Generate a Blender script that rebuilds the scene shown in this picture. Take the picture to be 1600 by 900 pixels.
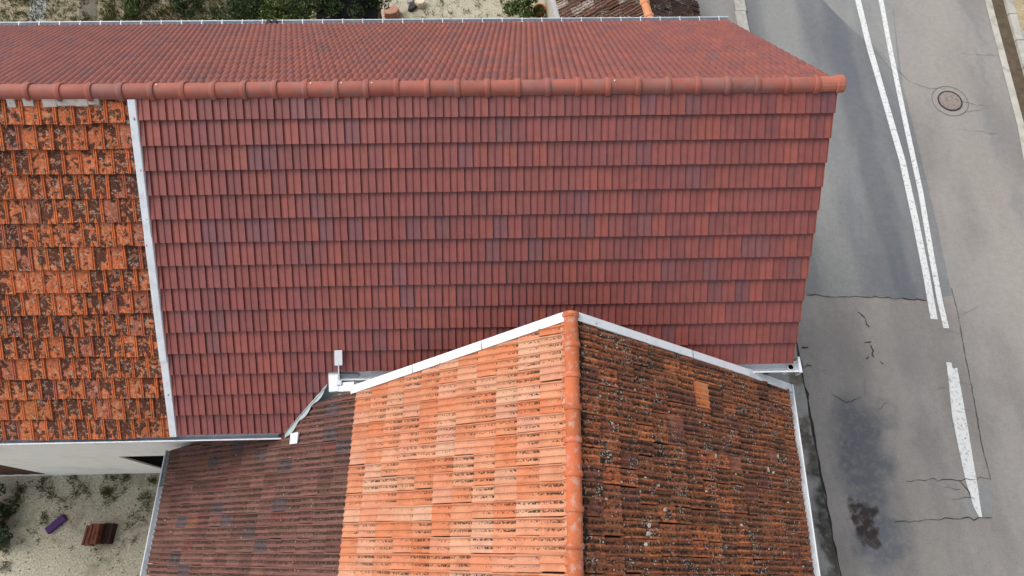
import bpy, bmesh, math, random
import numpy as np
from mathutils import Vector, Matrix
random.seed(7); RNG = np.random.default_rng(7)
for o in list(bpy.data.objects): bpy.data.objects.remove(o)
S = bpy.context.scene
COL = S.collection

# ------------------------------------------------------------------ camera
F_PX, TILT, YAW, ROLL, ZC = 1068.07, 0.3844, -0.0574, -0.0372, 15.85
def cam_axes():
    f = np.array([0, math.sin(TILT), -math.cos(TILT)]); d = np.array([0, -math.cos(TILT), -math.sin(TILT)]); r = np.array([1., 0, 0])
    R = np.stack([r, d, f]); cy, sy = math.cos(YAW), math.sin(YAW); cr, sr = math.cos(ROLL), math.sin(ROLL)
    return np.array([[cr, sr, 0], [-sr, cr, 0], [0, 0, 1]]) @ R @ np.array([[cy, sy, 0], [-sy, cy, 0], [0, 0, 1]])
CR = cam_axes(); CP = np.array([0, 0, ZC])
cd = bpy.data.cameras.new('Camera'); cam = bpy.data.objects.new('Camera', cd); COL.objects.link(cam); S.camera = cam
cd.sensor_width = 36; cd.lens = F_PX / 1600 * 36; cd.clip_start = 0.1; cd.clip_end = 3000
m3 = np.stack([CR[0], -CR[1], -CR[2]], 1)
cam.matrix_world = Matrix([list(m3[0]) + [0], list(m3[1]) + [0], list(m3[2]) + [ZC], [0, 0, 0, 1]])

# ------------------------------------------------------------------ light
SUN_EL, SUN_AZ = math.radians(50), math.radians(300)      # azimuth clockwise from +Y (north): veiled sun in the west-north-west
W = bpy.data.worlds.new('World'); S.world = W; W.use_nodes = True
nt = W.node_tree; nt.nodes.clear()
sky = nt.nodes.new('ShaderNodeTexSky'); sky.sky_type = 'NISHITA'; sky.sun_disc = False
sky.sun_elevation = SUN_EL; sky.sun_rotation = SUN_AZ; sky.dust_density = 3.0; sky.air_density = 1.0; sky.ozone_density = 0.6
hs = nt.nodes.new('ShaderNodeHueSaturation'); hs.inputs['Saturation'].default_value = 0.35
bg = nt.nodes.new('ShaderNodeBackground'); bg.inputs[1].default_value = 0.15
wo = nt.nodes.new('ShaderNodeOutputWorld')
nt.links.new(sky.outputs[0], hs.inputs['Color']); nt.links.new(hs.outputs[0], bg.inputs[0]); nt.links.new(bg.outputs[0], wo.inputs[0])
sd = bpy.data.lights.new('Sun', 'SUN'); sd.energy = 1.05; sd.angle = math.radians(32); sd.color = (1, 0.95, 0.88)
sun = bpy.data.objects.new('Sun', sd); COL.objects.link(sun)
sv = Vector((math.sin(SUN_AZ) * math.cos(SUN_EL), math.cos(SUN_AZ) * math.cos(SUN_EL), math.sin(SUN_EL)))
sun.rotation_euler = sv.to_track_quat('Z', 'Y').to_euler(); sun.location = (-20, -10, 40)
S.view_settings.view_transform = 'Standard'; S.view_settings.look = 'None'; S.view_settings.exposure = 0.58; S.view_settings.gamma = 1
S.view_settings.use_curve_mapping = False

# ------------------------------------------------------------------ geometry helpers
def ray(u, v): return CR.T @ np.array([(u - 800) / F_PX, (v - 450) / F_PX, 1.])
def hit(u, v, P, n):                      # a photograph point laid onto a real plane (point P, normal n)
    r = ray(u, v); n = np.asarray(n, float); return CP + r * ((np.asarray(P, float) - CP) @ n / (r @ n))
def gp(u, v, z=0.0): return hit(u, v, (0, 0, z), (0, 0, 1))
def px(P):
    q = CR @ (np.asarray(P, float) - CP); return (800 + F_PX * q[0] / q[2], 450 + F_PX * q[1] / q[2], q[2])

def tag(o, label=None, cat=None, group=None, kind=None):
    if label: o['label'] = label
    if cat: o['category'] = cat
    if group: o['group'] = group
    if kind: o['kind'] = kind
    return o
def link(name, me, mat=None, parent=None):
    o = bpy.data.objects.new(name, me); COL.objects.link(o)
    if mat and me is not None and not me.materials: me.materials.append(mat)
    if parent: o.parent = parent
    return o
def empty(name, loc=(0, 0, 0)):
    o = bpy.data.objects.new(name, None); COL.objects.link(o); o.empty_display_size = .3
    o.location = (0, 0, 0)
    return o
def pyobj(name, V, Fc, mat, parent=None, smooth=False):
    me = bpy.data.meshes.new(name); me.from_pydata([tuple(map(float, v)) for v in V], [], Fc); me.validate(); me.update()
    if smooth: me.polygons.foreach_set('use_smooth', [True] * len(me.polygons))
    return link(name, me, mat, parent)
def fix_normals(o):
    bm = bmesh.new(); bm.from_mesh(o.data); bmesh.ops.recalc_face_normals(bm, faces=bm.faces); bm.to_mesh(o.data); bm.free()
    return o
class MB:
    def __init__(s): s.V = []; s.F = []
    def add(s, V, Fc):
        b = len(s.V); s.V += [tuple(map(float, v)) for v in V]; s.F += [tuple(b + i for i in f) for f in Fc]
    def hexa(s, P):      # 8 corners: bottom ring 0-3, top ring 4-7
        s.add(P, [(3, 2, 1, 0), (4, 5, 6, 7), (0, 1, 5, 4), (1, 2, 6, 5), (2, 3, 7, 6), (3, 0, 4, 7)])
    def box(s, a, b):
        (x0, y0, z0), (x1, y1, z1) = a, b
        s.hexa([(x0, y0, z0), (x1, y0, z0), (x1, y1, z0), (x0, y1, z0), (x0, y0, z1), (x1, y0, z1), (x1, y1, z1), (x0, y1, z1)])
    def prism(s, ring, off):   # ring of points extruded by a vector
        n = len(ring); off = np.asarray(off, float); R2 = [np.asarray(p, float) + off for p in ring]
        s.add(list(ring) + R2, [tuple(range(n))[::-1], tuple(range(n, 2 * n))] + [(i, (i + 1) % n, n + (i + 1) % n, n + i) for i in range(n)])
    def loft(s, rings, close=False, caps=False):
        n = len(rings[0]); V = [p for r in rings for p in r]; Fc = []
        for k in range(len(rings) - 1):
            for i in range(n if close else n - 1):
                j = (i + 1) % n; Fc.append((k * n + i, k * n + j, (k + 1) * n + j, (k + 1) * n + i))
        if caps: Fc += [tuple(range(n))[::-1], tuple((len(rings) - 1) * n + i for i in range(n))]
        s.add(V, Fc)
    def tube(s, pts, r, seg=6):
        pts = [np.asarray(p, float) for p in pts]; rings = []
        for i, p in enumerate(pts):
            t = pts[min(i + 1, len(pts) - 1)] - pts[max(i - 1, 0)]; t /= np.linalg.norm(t)
            a = np.cross(t, (0, 0, 1.)) if abs(t[2]) < .9 else np.cross(t, (1., 0, 0)); a /= np.linalg.norm(a); b = np.cross(a, t)
            rings.append([p + r * (math.cos(2 * math.pi * k / seg) * a + math.sin(2 * math.pi * k / seg) * b) for k in range(seg)])
        s.loft(rings, True, True)
    def build(s, name, mat, parent=None, smooth=False):
        return fix_normals(pyobj(name, s.V, s.F, mat, parent, smooth))

# ------------------------------------------------------------------ materials
class NT:
    def __init__(s, name):
        s.m = bpy.data.materials.new(name); s.m.use_nodes = True; s.t = s.m.node_tree; s.b = s.t.nodes['Principled BSDF']
        s.b.inputs['Specular IOR Level'].default_value = 0.25
    def n(s, ty, **kw):
        o = s.t.nodes.new(ty)
        for k, v in kw.items(): setattr(o, k, v)
        return o
    def L(s, a, b): s.t.links.new(a, b)
    def setin(s, sock, v):
        if isinstance(v, bpy.types.NodeSocket): s.L(v, sock)
        elif isinstance(v, (tuple, list)) and len(v) == 3 and sock.type == 'RGBA': sock.default_value = (*v, 1)
        else: sock.default_value = v
    def math(s, op, a, b=0.0, c=None, clamp=False):
        o = s.n('ShaderNodeMath', operation=op, use_clamp=clamp); s.setin(o.inputs[0], a); s.setin(o.inputs[1], b)
        if c is not None: s.setin(o.inputs[2], c)
        return o.outputs[0]
    def vmath(s, op, a, b=(0, 0, 0)):
        o = s.n('ShaderNodeVectorMath', operation=op); s.setin(o.inputs[0], a); s.setin(o.inputs[1], b)
        return o.outputs['Value'] if op in ('LENGTH', 'DISTANCE', 'DOT_PRODUCT') else o.outputs[0]
    def noise(s, vec, scale, detail=3, rough=.55, dist=0.0):
        o = s.n('ShaderNodeTexNoise'); s.setin(o.inputs['Vector'], vec); o.inputs['Scale'].default_value = scale
        o.inputs['Detail'].default_value = detail; o.inputs['Roughness'].default_value = rough; o.inputs['Distortion'].default_value = dist
        return o.outputs['Fac']
    def voro(s, vec, scale, feature='F1', rnd=1.0):
        o = s.n('ShaderNodeTexVoronoi', feature=feature); s.setin(o.inputs['Vector'], vec); o.inputs['Scale'].default_value = scale
        o.inputs['Randomness'].default_value = rnd
        return o
    def step(s, x, lo, hi):     # smooth 0..1 ramp
        o = s.n('ShaderNodeMapRange', interpolation_type='SMOOTHSTEP'); s.setin(o.inputs['Value'], x)
        s.setin(o.inputs['From Min'], lo); s.setin(o.inputs['From Max'], hi); return o.outputs[0]
    def mix(s, f, a, b, blend='MIX'):
        o = s.n('ShaderNodeMix', data_type='RGBA', blend_type=blend); s.setin(o.inputs['Factor'], f)
        s.setin(o.inputs['A'], a); s.setin(o.inputs['B'], b); return o.outputs['Result']
    def ramp(s, f, stops):
        o = s.n('ShaderNodeValToRGB'); e = o.color_ramp.elements
        while len(e) < len(stops): e.new(.5)
        for k, (p, c) in zip(e, stops): k.position = p; k.color = (*c, 1)
        s.setin(o.inputs[0], f); return o.outputs[0]
    def pos(s): return s.n('ShaderNodeNewGeometry').outputs['Position']
    def out(s, col, rough=.8, bump=None, strength=.3, dist=.01, metal=0.0):
        s.setin(s.b.inputs['Base Color'], col); s.setin(s.b.inputs['Roughness'], rough); s.b.inputs['Metallic'].default_value = metal
        if bump is not None:
            b = s.n('ShaderNodeBump'); b.inputs['Strength'].default_value = strength; b.inputs['Distance'].default_value = dist
            s.L(bump, b.inputs['Height']); s.L(b.outputs[0], s.b.inputs['Normal'])
        return s.m

def tile_mat(kind, src):
    m = NT('tile_' + kind + '_' + src)
    if src == 'object':
        oi = m.n('ShaderNodeObjectInfo'); col, rnd = oi.outputs['Color'], oi.outputs['Alpha']
    else:
        at = m.n('ShaderNodeAttribute', attribute_name='tcol'); col, rnd = at.outputs['Color'], at.outputs['Alpha']
    uv = m.n('ShaderNodeUVMap').outputs[0]; sep = m.n('ShaderNodeSeparateXYZ'); m.L(uv, sep.inputs[0]); u, v = sep.outputs[0], sep.outputs[1]
    ofs = m.n('ShaderNodeCombineXYZ'); m.setin(ofs.inputs[0], m.math('MULTIPLY', rnd, 37.)); m.setin(ofs.inputs[1], m.math('MULTIPLY', rnd, 91.)); m.setin(ofs.inputs[2], m.math('MULTIPLY', rnd, 53.))
    P0 = m.pos(); P = m.vmath('ADD', P0, ofs.outputs[0])
    n1 = m.noise(P, 7, 4); n2 = m.noise(P, 60, 3, .6); big = m.noise(P0, .6, 3)
    base = m.mix(1, col, m.ramp(n1, [(.25, (.84, .84, .84)), (.75, (1.14, 1.14, 1.14))]), 'MULTIPLY')
    base = m.mix(1, base, m.ramp(n2, [(.3, (.9, .9, .9)), (.7, (1.08, 1.08, 1.08))]), 'MULTIPLY')
    def groove(cs, w0, w1):
        acc = None
        for c in cs:
            d = m.math('ABSOLUTE', m.math('SUBTRACT', u, c)); k = m.math('SUBTRACT', 1.0, m.step(d, w0, w1))
            acc = k if acc is None else m.math('MAXIMUM', acc, k)
        return acc
    if kind == 'red':
        base = m.mix(1, base, m.ramp(big, [(.3, (.92, .9, .92)), (.7, (1.06, 1.06, 1.04))]), 'MULTIPLY')
        st = m.noise(m.vmath('MULTIPLY', P, (30, 4, 4)), 1.0, 2)
        base = m.mix(m.math('MULTIPLY', m.step(st, .55, .75), .16), base, (.16, .075, .07))
        m.b.inputs['Specular IOR Level'].default_value = .55
        return m.out(base, .46, n2, .12, .004)
    if kind == 'weathered':
        clean = m.step(u, .80, .82)
        amt = m.math('MULTIPLY_ADD', rnd, .19, -.068)
        nm = m.math('ADD', m.noise(P, 9, 5, .66, .5), amt); nl = m.noise(P, 26, 5, .65); ns = m.noise(P, 75, 3, .6)
        brown = m.mix(m.math('MULTIPLY', m.step(nl, .44, .60), .75), base, (.21, .095, .055))
        brown = m.mix(m.math('MULTIPLY', m.step(ns, .52, .62), .7), brown, (.085, .038, .025))
        c = m.mix(m.math('MULTIPLY', m.step(nm, .485, .54), .96), brown, (.016, .010, .009))
        li = m.math('MULTIPLY', m.step(m.noise(P, 17, 4, .6), .525, .61), m.step(ns, .46, .56))
        c = m.mix(m.math('MULTIPLY', li, .9), c, (.44, .34, .25))
        c = m.mix(m.math('MULTIPLY', m.step(m.noise(P, 95, 2), .66, .72), .8), c, (.52, .46, .38))
        body = m.mix(.9, base, c)
        spots = m.math('MULTIPLY', m.step(ns, .62, .70), .5)
        rib = m.mix(m.math('MULTIPLY', m.step(m.noise(P, 20, 4), .50, .62), .55), base, (.16, .075, .045)); rib = m.mix(spots, rib, (.10, .045, .03))
        c = m.mix(clean, body, rib)
        c = m.mix(m.math('MULTIPLY', groove((.805, .895), .004, .02), .6), c, (.05, .018, .012))
        return m.out(c, .9, m.noise(P, 40, 4), .5, .012)
    if kind == 'orange':
        dm = m.noise(P, 48, 3, .65); lo = m.noise(P0, 3.0, 2)
        th = m.math('SUBTRACT', m.math('MULTIPLY_ADD', rnd, -.19, .752), m.math('ADD', m.math('MULTIPLY', v, .15), m.math('MULTIPLY', lo, .09)))
        d = m.math('MULTIPLY', groove((.24, .70), .055, .10), m.step(dm, th, m.math('ADD', th, .05)))
        st = m.noise(m.vmath('MULTIPLY', P, (3, 42, 3)), 1.0, 2)
        c = m.mix(m.math('MULTIPLY', m.step(st, .5, .72), .30), base, (.50, .20, .10)); c = m.mix(m.math('MULTIPLY', m.step(m.noise(P, 5, 3), .50, .68), .28), c, (.55, .32, .18))
        c = m.mix(m.math('MULTIPLY', groove((0.02,), .01, .05), .5), c, (.30, .10, .04))
        c = m.mix(d, c, (.055, .033, .018))
        c = m.mix(m.step(m.noise(P, 80, 2), .72, .76), c, (.09, .06, .04))
        return m.out(c, .85, n2, .25, .005)
    if kind == 'dark':
        dm = m.noise(P, 44, 4, .65); lo = m.noise(P0, 1.6, 3)
        th = m.math('SUBTRACT', .63, m.math('ADD', m.math('MULTIPLY', rnd, .10), m.math('MULTIPLY', lo, .20)))
        d = m.math('MULTIPLY', groove((.24, .70), .07, .13), m.step(dm, th, m.math('ADD', th, .06)))
        st = m.noise(m.vmath('MULTIPLY', P, (3, 40, 3)), 1.0, 2)
        c = m.mix(m.math('MULTIPLY', m.step(st, .45, .7), .5), base, (.075, .032, .024))
        c = m.mix(m.math('MULTIPLY', groove((.24, .70), .05, .15), .35), c, (.075, .045, .025))
        c = m.mix(d, c, (.022, .016, .011))
        c = m.mix(m.step(m.noise(P, 30, 3), .705, .73), c, (.55, .50, .42))
        return m.out(c, .85, n2, .3, .006)
    if kind == 'mossy':
        lo = m.noise(P0, 1.1, 4); n3 = m.noise(P, 24, 5, .68, .3); n4 = m.noise(P, 70, 3, .65)
        c = m.mix(m.math('MULTIPLY', m.step(m.math('ADD', n3, m.math('MULTIPLY', m.math('SUBTRACT', rnd, .5), .12)), .42, .58), .76), base, (.110, .054, .033))
        c = m.mix(m.math('MULTIPLY', m.step(n4, .50, .62), .6), c, (.085, .042, .026))
        gr = groove((.24, .70), .06, .15); top = groove((.06, .52), .03, .09)
        c = m.mix(m.math('MULTIPLY', top, m.step(m.noise(P, 14, 3), .42, .60)), c, m.mix(1, base, (1.15, 1.1, 1.05), 'MULTIPLY'))
        th = m.math('SUBTRACT', .57, m.math('ADD', m.math('MULTIPLY', lo, .16), m.math('MULTIPLY', rnd, .10)))
        c = m.mix(m.math('MULTIPLY', m.math('MULTIPLY', gr, m.step(m.noise(P, 30, 4, .6), th, m.math('ADD', th, .08))), .93), c, (.020, .014, .010))
        c = m.mix(m.math('MULTIPLY', m.step(m.noise(P0, 5.0, 5, .68), .575, .63), .88), c, (.020, .015, .012)); c = m.mix(m.math('MULTIPLY', m.step(m.noise(P0, 15, 4, .6), .60, .65), .85), c, (.030, .022, .016))
        l1 = m.math('MULTIPLY', m.step(m.noise(P0, 5.0, 3, .6), .54, .62), m.step(m.noise(P0, 42, 3, .6), .55, .62))
        c = m.mix(m.math('MULTIPLY', l1, .9), c, (.50, .45, .38))
        vo = m.voro(P0, 26); sp = m.math('MULTIPLY', m.math('SUBTRACT', 1., m.step(vo.outputs['Distance'], .16, .26)), m.step(vo.outputs['Color'], .78, .81))
        c = m.mix(sp, c, (.56, .51, .44))
        return m.out(c, .92, n3, .6, .015)

TM = {(k, s): tile_mat(k, s) for k in ('red', 'weathered', 'orange', 'dark', 'mossy') for s in ('object', 'attr')}

def simple(name, col, rough=.8, var=.12, scale=6., bump=.15, metal=0.0, dirt=None, dirt_amt=.4, dscale=3.):
    m = NT(name); P = m.pos(); n1 = m.noise(P, scale, 4); n2 = m.noise(P, scale * 9, 3)
    c = m.mix(1, col, m.ramp(n1, [(.25, (1 - var,) * 3), (.75, (1 + var,) * 3)]), 'MULTIPLY')
    if dirt: c = m.mix(m.math('MULTIPLY', m.step(m.noise(P, dscale, 5, .65), .48, .68), dirt_amt), c, dirt)
    return m.out(c, rough, n2, bump, .006, metal)
M = {
    'render': simple('white_render', (.88, .87, .83), .9, .03, 3, .2, dirt=(.55, .52, .44), dirt_amt=.35, dscale=1.2),
    'cream': simple('cream_render', (.52, .47, .38), .9, .08, 3, .25, dirt=(.3, .26, .2)),
    'white_metal': simple('white_metal', (.74, .76, .78), .45, .04, 8, .05, dirt=(.5, .51, .51), dirt_amt=.30, dscale=5),
    'zinc': simple('zinc', (.44, .49, .54), .42, .12, 5, .06, .35, dirt=(.2, .22, .23), dirt_amt=.35, dscale=4),
    'zinc_light': simple('zinc_light', (.66, .69, .72), .45, .08, 5, .05, .1, dirt=(.35, .37, .36), dirt_amt=.3, dscale=6),
    'zinc_old': simple('zinc_old', (.36, .41, .41), .5, .2, 6, .08, .15, dirt=(.16, .19, .16), dirt_amt=.6, dscale=4),
    'wood': simple('brown_wood', (.10, .045, .03), .8, .25, 8, .3),
    'void': simple('painted_interior_shade', (.004, .004, .004), .95, .1),  # near-black colour paints the shade inside the doorway and the outlet
    'deck': simple('roof_underlay', (.035, .022, .018), .95, .1),
    'mortar': simple('lime_mortar', (.46, .41, .37), .95, .15, 14, .5, dirt=(.2, .16, .13), dirt_amt=.5, dscale=10),
    'ridge_red': simple('ridge_red_clay', (.40, .135, .088), .65, .10, 5, .15, dirt=(.25, .11, .10), dirt_amt=.45, dscale=7),
    'ridge_orange': simple('ridge_orange_clay', (.56, .165, .07), .75, .12, 6, .3, dirt=(.5, .40, .34), dirt_amt=.25, dscale=12),
    'moss': simple('dark_moss', (.028, .022, .014), .95, .4, 12, .8),
    'black': simple('black_plastic', (.012, .012, .013), .5, .1),
    'stone': simple('kerb_stone', (.40, .39, .35), .9, .15, 5, .4, dirt=(.16, .14, .10), dirt_amt=.5),
    'slab': simple('concrete_slab', (.33, .33, .32), .9, .12, 4, .35, dirt=(.16, .15, .12), dirt_amt=.5, dscale=2),
    'purple': simple('purple_block', (.075, .030, .118), .8, .12, 20, .4),
    'pot': simple('terracotta_pot', (.55, .16, .05), .8, .1, 10),
    'trunk': simple('bark', (.09, .065, .045), .9, .3, 10, .7),
    'unlit': simple('deep_shade_black', (.010, .010, .010), .9, .3, 6, .3),  # black colour put in for the deep shade under the evergreens
    'iron': simple('cast_iron', (.27, .225, .205), .7, .2, 14, .5, .1, dirt=(.17, .145, .13), dirt_amt=.6, dscale=10),
    'crack': simple('crack_fill', (.035, .03, .026), .95, .3, 20),
    'crack_light': simple('hairline_crack', (.13, .118, .106), .95, .3, 20),
    'fascia': simple('grey_fascia', (.42, .42, .43), .7, .1),
    'limestone': simple('pale_stone', (.58, .50, .38), .9, .15, 6, .5),
    'darkstone': simple('dark_stone', (.05, .045, .045), .9, .15, 6, .5),
    'pink': simple('pinkish_clay', (.42, .22, .16), .9, .2, 6, .5),
}
for k in ('void', 'unlit'): M[k].node_tree.nodes['Principled BSDF'].inputs['Specular IOR Level'].default_value = 0.02
def leaf_mat(name, a, b):
    m = NT(name); at = m.n('ShaderNodeAttribute', attribute_name='tcol')
    sp = m.n('ShaderNodeSeparateColor'); m.L(at.outputs['Color'], sp.inputs[0])
    c = m.mix(sp.outputs[0], a, b); return m.out(c, .7)
M['leaf_dark'] = leaf_mat('leaf_dark', (.012, .022, .007), (.05, .085, .025))
M['leaf_green'] = leaf_mat('leaf_green', (.03, .055, .012), (.11, .15, .035))
M['leaf_weed'] = leaf_mat('leaf_weed', (.055, .066, .018), (.18, .175, .055))

def gravel_mat(name, a, b, green, gamt):
    m = NT(name); P = m.pos(); big = m.noise(P, .55, 4, .6); mid = m.noise(P, 3.2, 4, .65); fine = m.noise(P, 26, 4, .7)
    vo = m.voro(P, 30); vo2 = m.voro(P, 13)
    c = m.mix(mid, a, b)
    c = m.mix(1, c, m.ramp(fine, [(.3, (.50, .50, .50)), (.7, (1.42, 1.42, 1.40))]), 'MULTIPLY')
    c = m.mix(m.math('MULTIPLY', m.math('SUBTRACT', 1, m.step(vo.outputs['Distance'], .1, .45)), .35), c, m.mix(vo.outputs['Color'], (.62, .58, .46), (.22, .19, .13)))
    dk = m.math('MULTIPLY', m.math('SUBTRACT', 1, m.step(vo2.outputs['Distance'], .12, .24)), m.step(m.noise(P, 5, 2), .44, .56))
    c = m.mix(m.math('MULTIPLY', dk, .8), c, (.05, .045, .035))
    gm = m.math('MULTIPLY', m.step(m.math('ADD', m.math('MULTIPLY', big, .6), m.math('MULTIPLY', mid, .4)), .50, .62), m.step(fine, .38, .55))
    c = m.mix(m.math('MULTIPLY', gm, gamt), c, green)
    return m.out(c, .95, fine, .6, .03)
M['gravel'] = gravel_mat('courtyard_gravel', (.34, .305, .225), (.52, .485, .385), (.10, .095, .04), .75)
M['garden'] = gravel_mat('garden_soil', (.20, .165, .105), (.36, .31, .21), (.055, .06, .022), .9)

def asphalt_mat(name, a, b, spots=(), tracks=()):
    m = NT(name); P = m.pos(); sep = m.n('ShaderNodeSeparateXYZ'); m.L(P, sep.inputs[0])
    big = m.noise(m.vmath('MULTIPLY', P, (1., .35, 1.)), .7, 4, .55); fine = m.noise(P, 70, 3, .7); mid = m.noise(P, 6, 4, .6)
    c = m.mix(m.step(big, .34, .66), a, b)
    wob = m.math('MULTIPLY', m.math('SUBTRACT', m.noise(m.vmath('MULTIPLY', P, (1., .3, 1.)), 1.2, 3), .5), .9)
    xs = m.math('ADD', sep.outputs[0], wob)
    for xc, w, col, amt in tracks:      # polished and dusty wheel paths
        k = m.math('SUBTRACT', 1, m.step(m.math('ABSOLUTE', m.math('SUBTRACT', xs, xc)), w * .3, w))
        c = m.mix(m.math('MULTIPLY', k, amt), c, col)
    wv = m.n('ShaderNodeTexNoise'); m.L(P, wv.inputs['Vector']); wv.inputs['Scale'].default_value = 2.4; wv.inputs['Detail'].default_value = 5
    Pw = m.vmath('ADD', P, m.vmath('MULTIPLY', m.vmath('SUBTRACT', wv.outputs['Color'], (.5, .5, .5)), (.9, .9, 0)))
    for (cx, cy, rx, ry, col, amt, soft) in spots:      # stains with an outline of their own
        d = m.vmath('LENGTH', m.vmath('MULTIPLY', m.vmath('SUBTRACT', Pw, (cx, cy, 0)), (1 / rx, 1 / ry, 0)))
        k = m.math('SUBTRACT', 1, m.step(d, 1 - soft, 1))
        c = m.mix(m.math('MULTIPLY', m.math('MULTIPLY', k, amt), m.step(mid, .12, .6)), c, col)
    c = m.mix(1, c, m.ramp(fine, [(.28, (.72, .72, .72)), (.72, (1.26, 1.26, 1.25))]), 'MULTIPLY')
    c = m.mix(1, c, m.ramp(mid, [(.3, (.93, .93, .93)), (.7, (1.06, 1.06, 1.06))]), 'MULTIPLY')
    return m.out(c, .88, fine, .35, .006)
def paint_mat():
    m = NT('road_paint'); P = m.pos(); n = m.noise(P, 14, 5, .7); f = m.noise(P, 70, 3)
    vo = m.voro(m.vmath('ADD', P, m.vmath('MULTIPLY', m.n('ShaderNodeTexNoise').outputs['Color'], (.1, .1, 0))), 3.2, 'DISTANCE_TO_EDGE')
    c = m.mix(1, (.66, .67, .66), m.ramp(f, [(.3, (.85, .85, .85)), (.7, (1.08, 1.08, 1.08))]), 'MULTIPLY')
    c = m.mix(m.math('MULTIPLY', m.step(n, .53, .66), .85), c, (.27, .255, .24))
    c = m.mix(m.math('MULTIPLY', m.math('SUBTRACT', 1, m.step(vo.outputs['Distance'], .003, .014)), .45), c, (.16, .155, .145))
    return m.out(c, .8, f, .2, .004)
M['paint'] = paint_mat()

# ------------------------------------------------------------------ ground, road, pavements
YS, YN = -14, 60
def sheet(name, pts, z, mat, parent=None, thick=0.0):
    b = MB(); ring = [(p[0], p[1], z) for p in pts]
    if thick: b.prism([(x, y, z - thick) for x, y, z in ring], (0, 0, thick)); return b.build(name, mat, parent)
    o = pyobj(name, ring, [tuple(range(len(ring)))], mat, parent)
    bm = bmesh.new(); bm.from_mesh(o.data); bmesh.ops.triangulate(bm, faces=bm.faces)
    for f in bm.faces:
        if f.normal.z < 0: f.normal_flip()
    bm.to_mesh(o.data); bm.free()
    return o
ground = sheet('ground', [(-400, -400), (400, -400), (400, 400), (-400, 400)], -.006, M['garden']); tag(ground, 'beige soil and scattered gravel ground around the houses', 'ground', kind='structure')
court = sheet('courtyard', [(-16, -9), (-5.6, -9), (-5.6, 2.3), (-16, 2.3)], 0.0, M['gravel']); tag(court, 'pale gravel courtyard with weeds below the white wall', 'courtyard', kind='structure')

BLUE = (.105, .115, .13)
def gxy(u, v): q = gp(u, v); return q[0], q[1]
def spot(u, v, rx, ry, col, amt, soft): x, y = gxy(u, v); return (x, y, rx, ry, col, amt, soft)
M['asphalt'] = asphalt_mat('asphalt', (.212, .197, .184), (.280, .262, .245),
    spots=[spot(1345, 712, .85, 1.9, (.095, .107, .124), .88, .6), spot(1372, 840, .75, .95, (.085, .10, .125), .75, .6), spot(1345, 808, .42, .48, (.035, .025, .022), .95, .3), spot(1352, 838, .25, .30, (.04, .03, .026), .8, .5),
           spot(1370, 650, .7, .5, (.12, .12, .125), .55, .7), spot(1290, 800, .5, .9, (.30, .28, .26), .6, .8), spot(1450, 690, .6, 1.1, (.135, .13, .13), .5, .9), spot(1330, 560, .7, 1.3, (.19, .178, .17), .5, .9), spot(1420, 560, .6, 1.2, (.20, .185, .178), .4, .9), spot(1524, 40, .17, 1.3, (.20, .20, .20), .7, .6), spot(1535, 110, .2, 1.0, (.20, .20, .20), .7, .6), spot(1550, 205, .2, 1.0, (.20, .20, .20), .7, .6), spot(1590, 320, .15, .8, (.20, .20, .20), .6, .6), spot(1560, 610, .5, .5, (.19, .175, .16), .5, .9)],
    tracks=[(9.35, .55, (.30, .28, .25), .55), (13.2, .9, (.31, .285, .262), .6)])
M['asphalt_blue'] = asphalt_mat('asphalt_newer', (.152, .157, .167), (.205, .208, .21), tracks=[(8.6, .75, (.255, .255, .245), .8), (10.2, .45, (.11, .118, .135), .7)])
M['asphalt_pale'] = asphalt_mat('asphalt_pale', (.20, .205, .205), (.26, .26, .25))
def road_x(y, off): return off - .004 * (y - 5)
LK = 7.28      # left kerb line
ys = np.linspace(YS - 26, YN, 25)
road = sheet('road', [(6.6, ys[0]), (14.75, ys[0]), (14.75, 0)] + [(14.55, 9), (15.05, 15.7), (16.5, 28), (20, YN)] + [(12, YN), (7.6, 28), (6.8, 15.7), (6.6, 9)], .004, M['asphalt'])
tag(road, 'grey asphalt road with worn double white line beside the houses', 'road', kind='structure')
sheet('asphalt_patch', [(7.43, 9), (7.62, 15.7), (8.6, 28), (12.9, 28)] + [gxy(1394, 0), gxy(1410, 130), gxy(1440, 250), gxy(1468, 370), gxy(1487, 462), gxy(1440, 468), gxy(1380, 463), gxy(1320, 464), gxy(1258, 461)], .008, M['asphalt_blue'], road)
sheet('asphalt_patch', [gxy(1283, -2), gxy(1306, 22), gxy(1335, 50), gxy(1366, 75), gxy(1404, 122), gxy(1394, 0)] + [(12.9, 28), (9.9, 28)], .012, M['asphalt_pale'], road)
sheet('asphalt_patch', [gxy(1503, 772), gxy(1547, 750), gxy(1551, 805), gxy(1501, 807)], .008, M['asphalt_pale'], road)

def ribbon(name, pts, wid, z, mat, parent):      # flat strip along ground points with a width per point
    V = []; n = len(pts)
    for i, p in enumerate(pts):
        a = np.array(pts[max(i - 1, 0)][:2]); c = np.array(pts[min(i + 1, n - 1)][:2]); t = c - a; t /= np.linalg.norm(t) + 1e-9
        w = wid[i] if isinstance(wid, (list, tuple)) else wid
        V += [(p[0] - t[1] * w / 2, p[1] + t[0] * w / 2, z), (p[0] + t[1] * w / 2, p[1] - t[0] * w / 2, z)]
    o = pyobj(name, V, [(2 * i, 2 * i + 1, 2 * i + 3, 2 * i + 2) for i in range(n - 1)], mat, parent)
    me = o.data; me.update()
    if me.polygons[0].normal.z < 0: me.flip_normals()
    return o
def pxpts(seq, z=0.0): return [gp(u, v, z) for u, v in seq]
l1 = pxpts([(1340, 0), (1357, 70), (1383, 160), (1409, 250), (1430, 345), (1447, 430), (1459, 499)])
l2 = pxpts([(1376, 0), (1391, 80), (1414, 190), (1438, 300), (1455, 400), (1468, 470), (1478, 513)])
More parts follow.
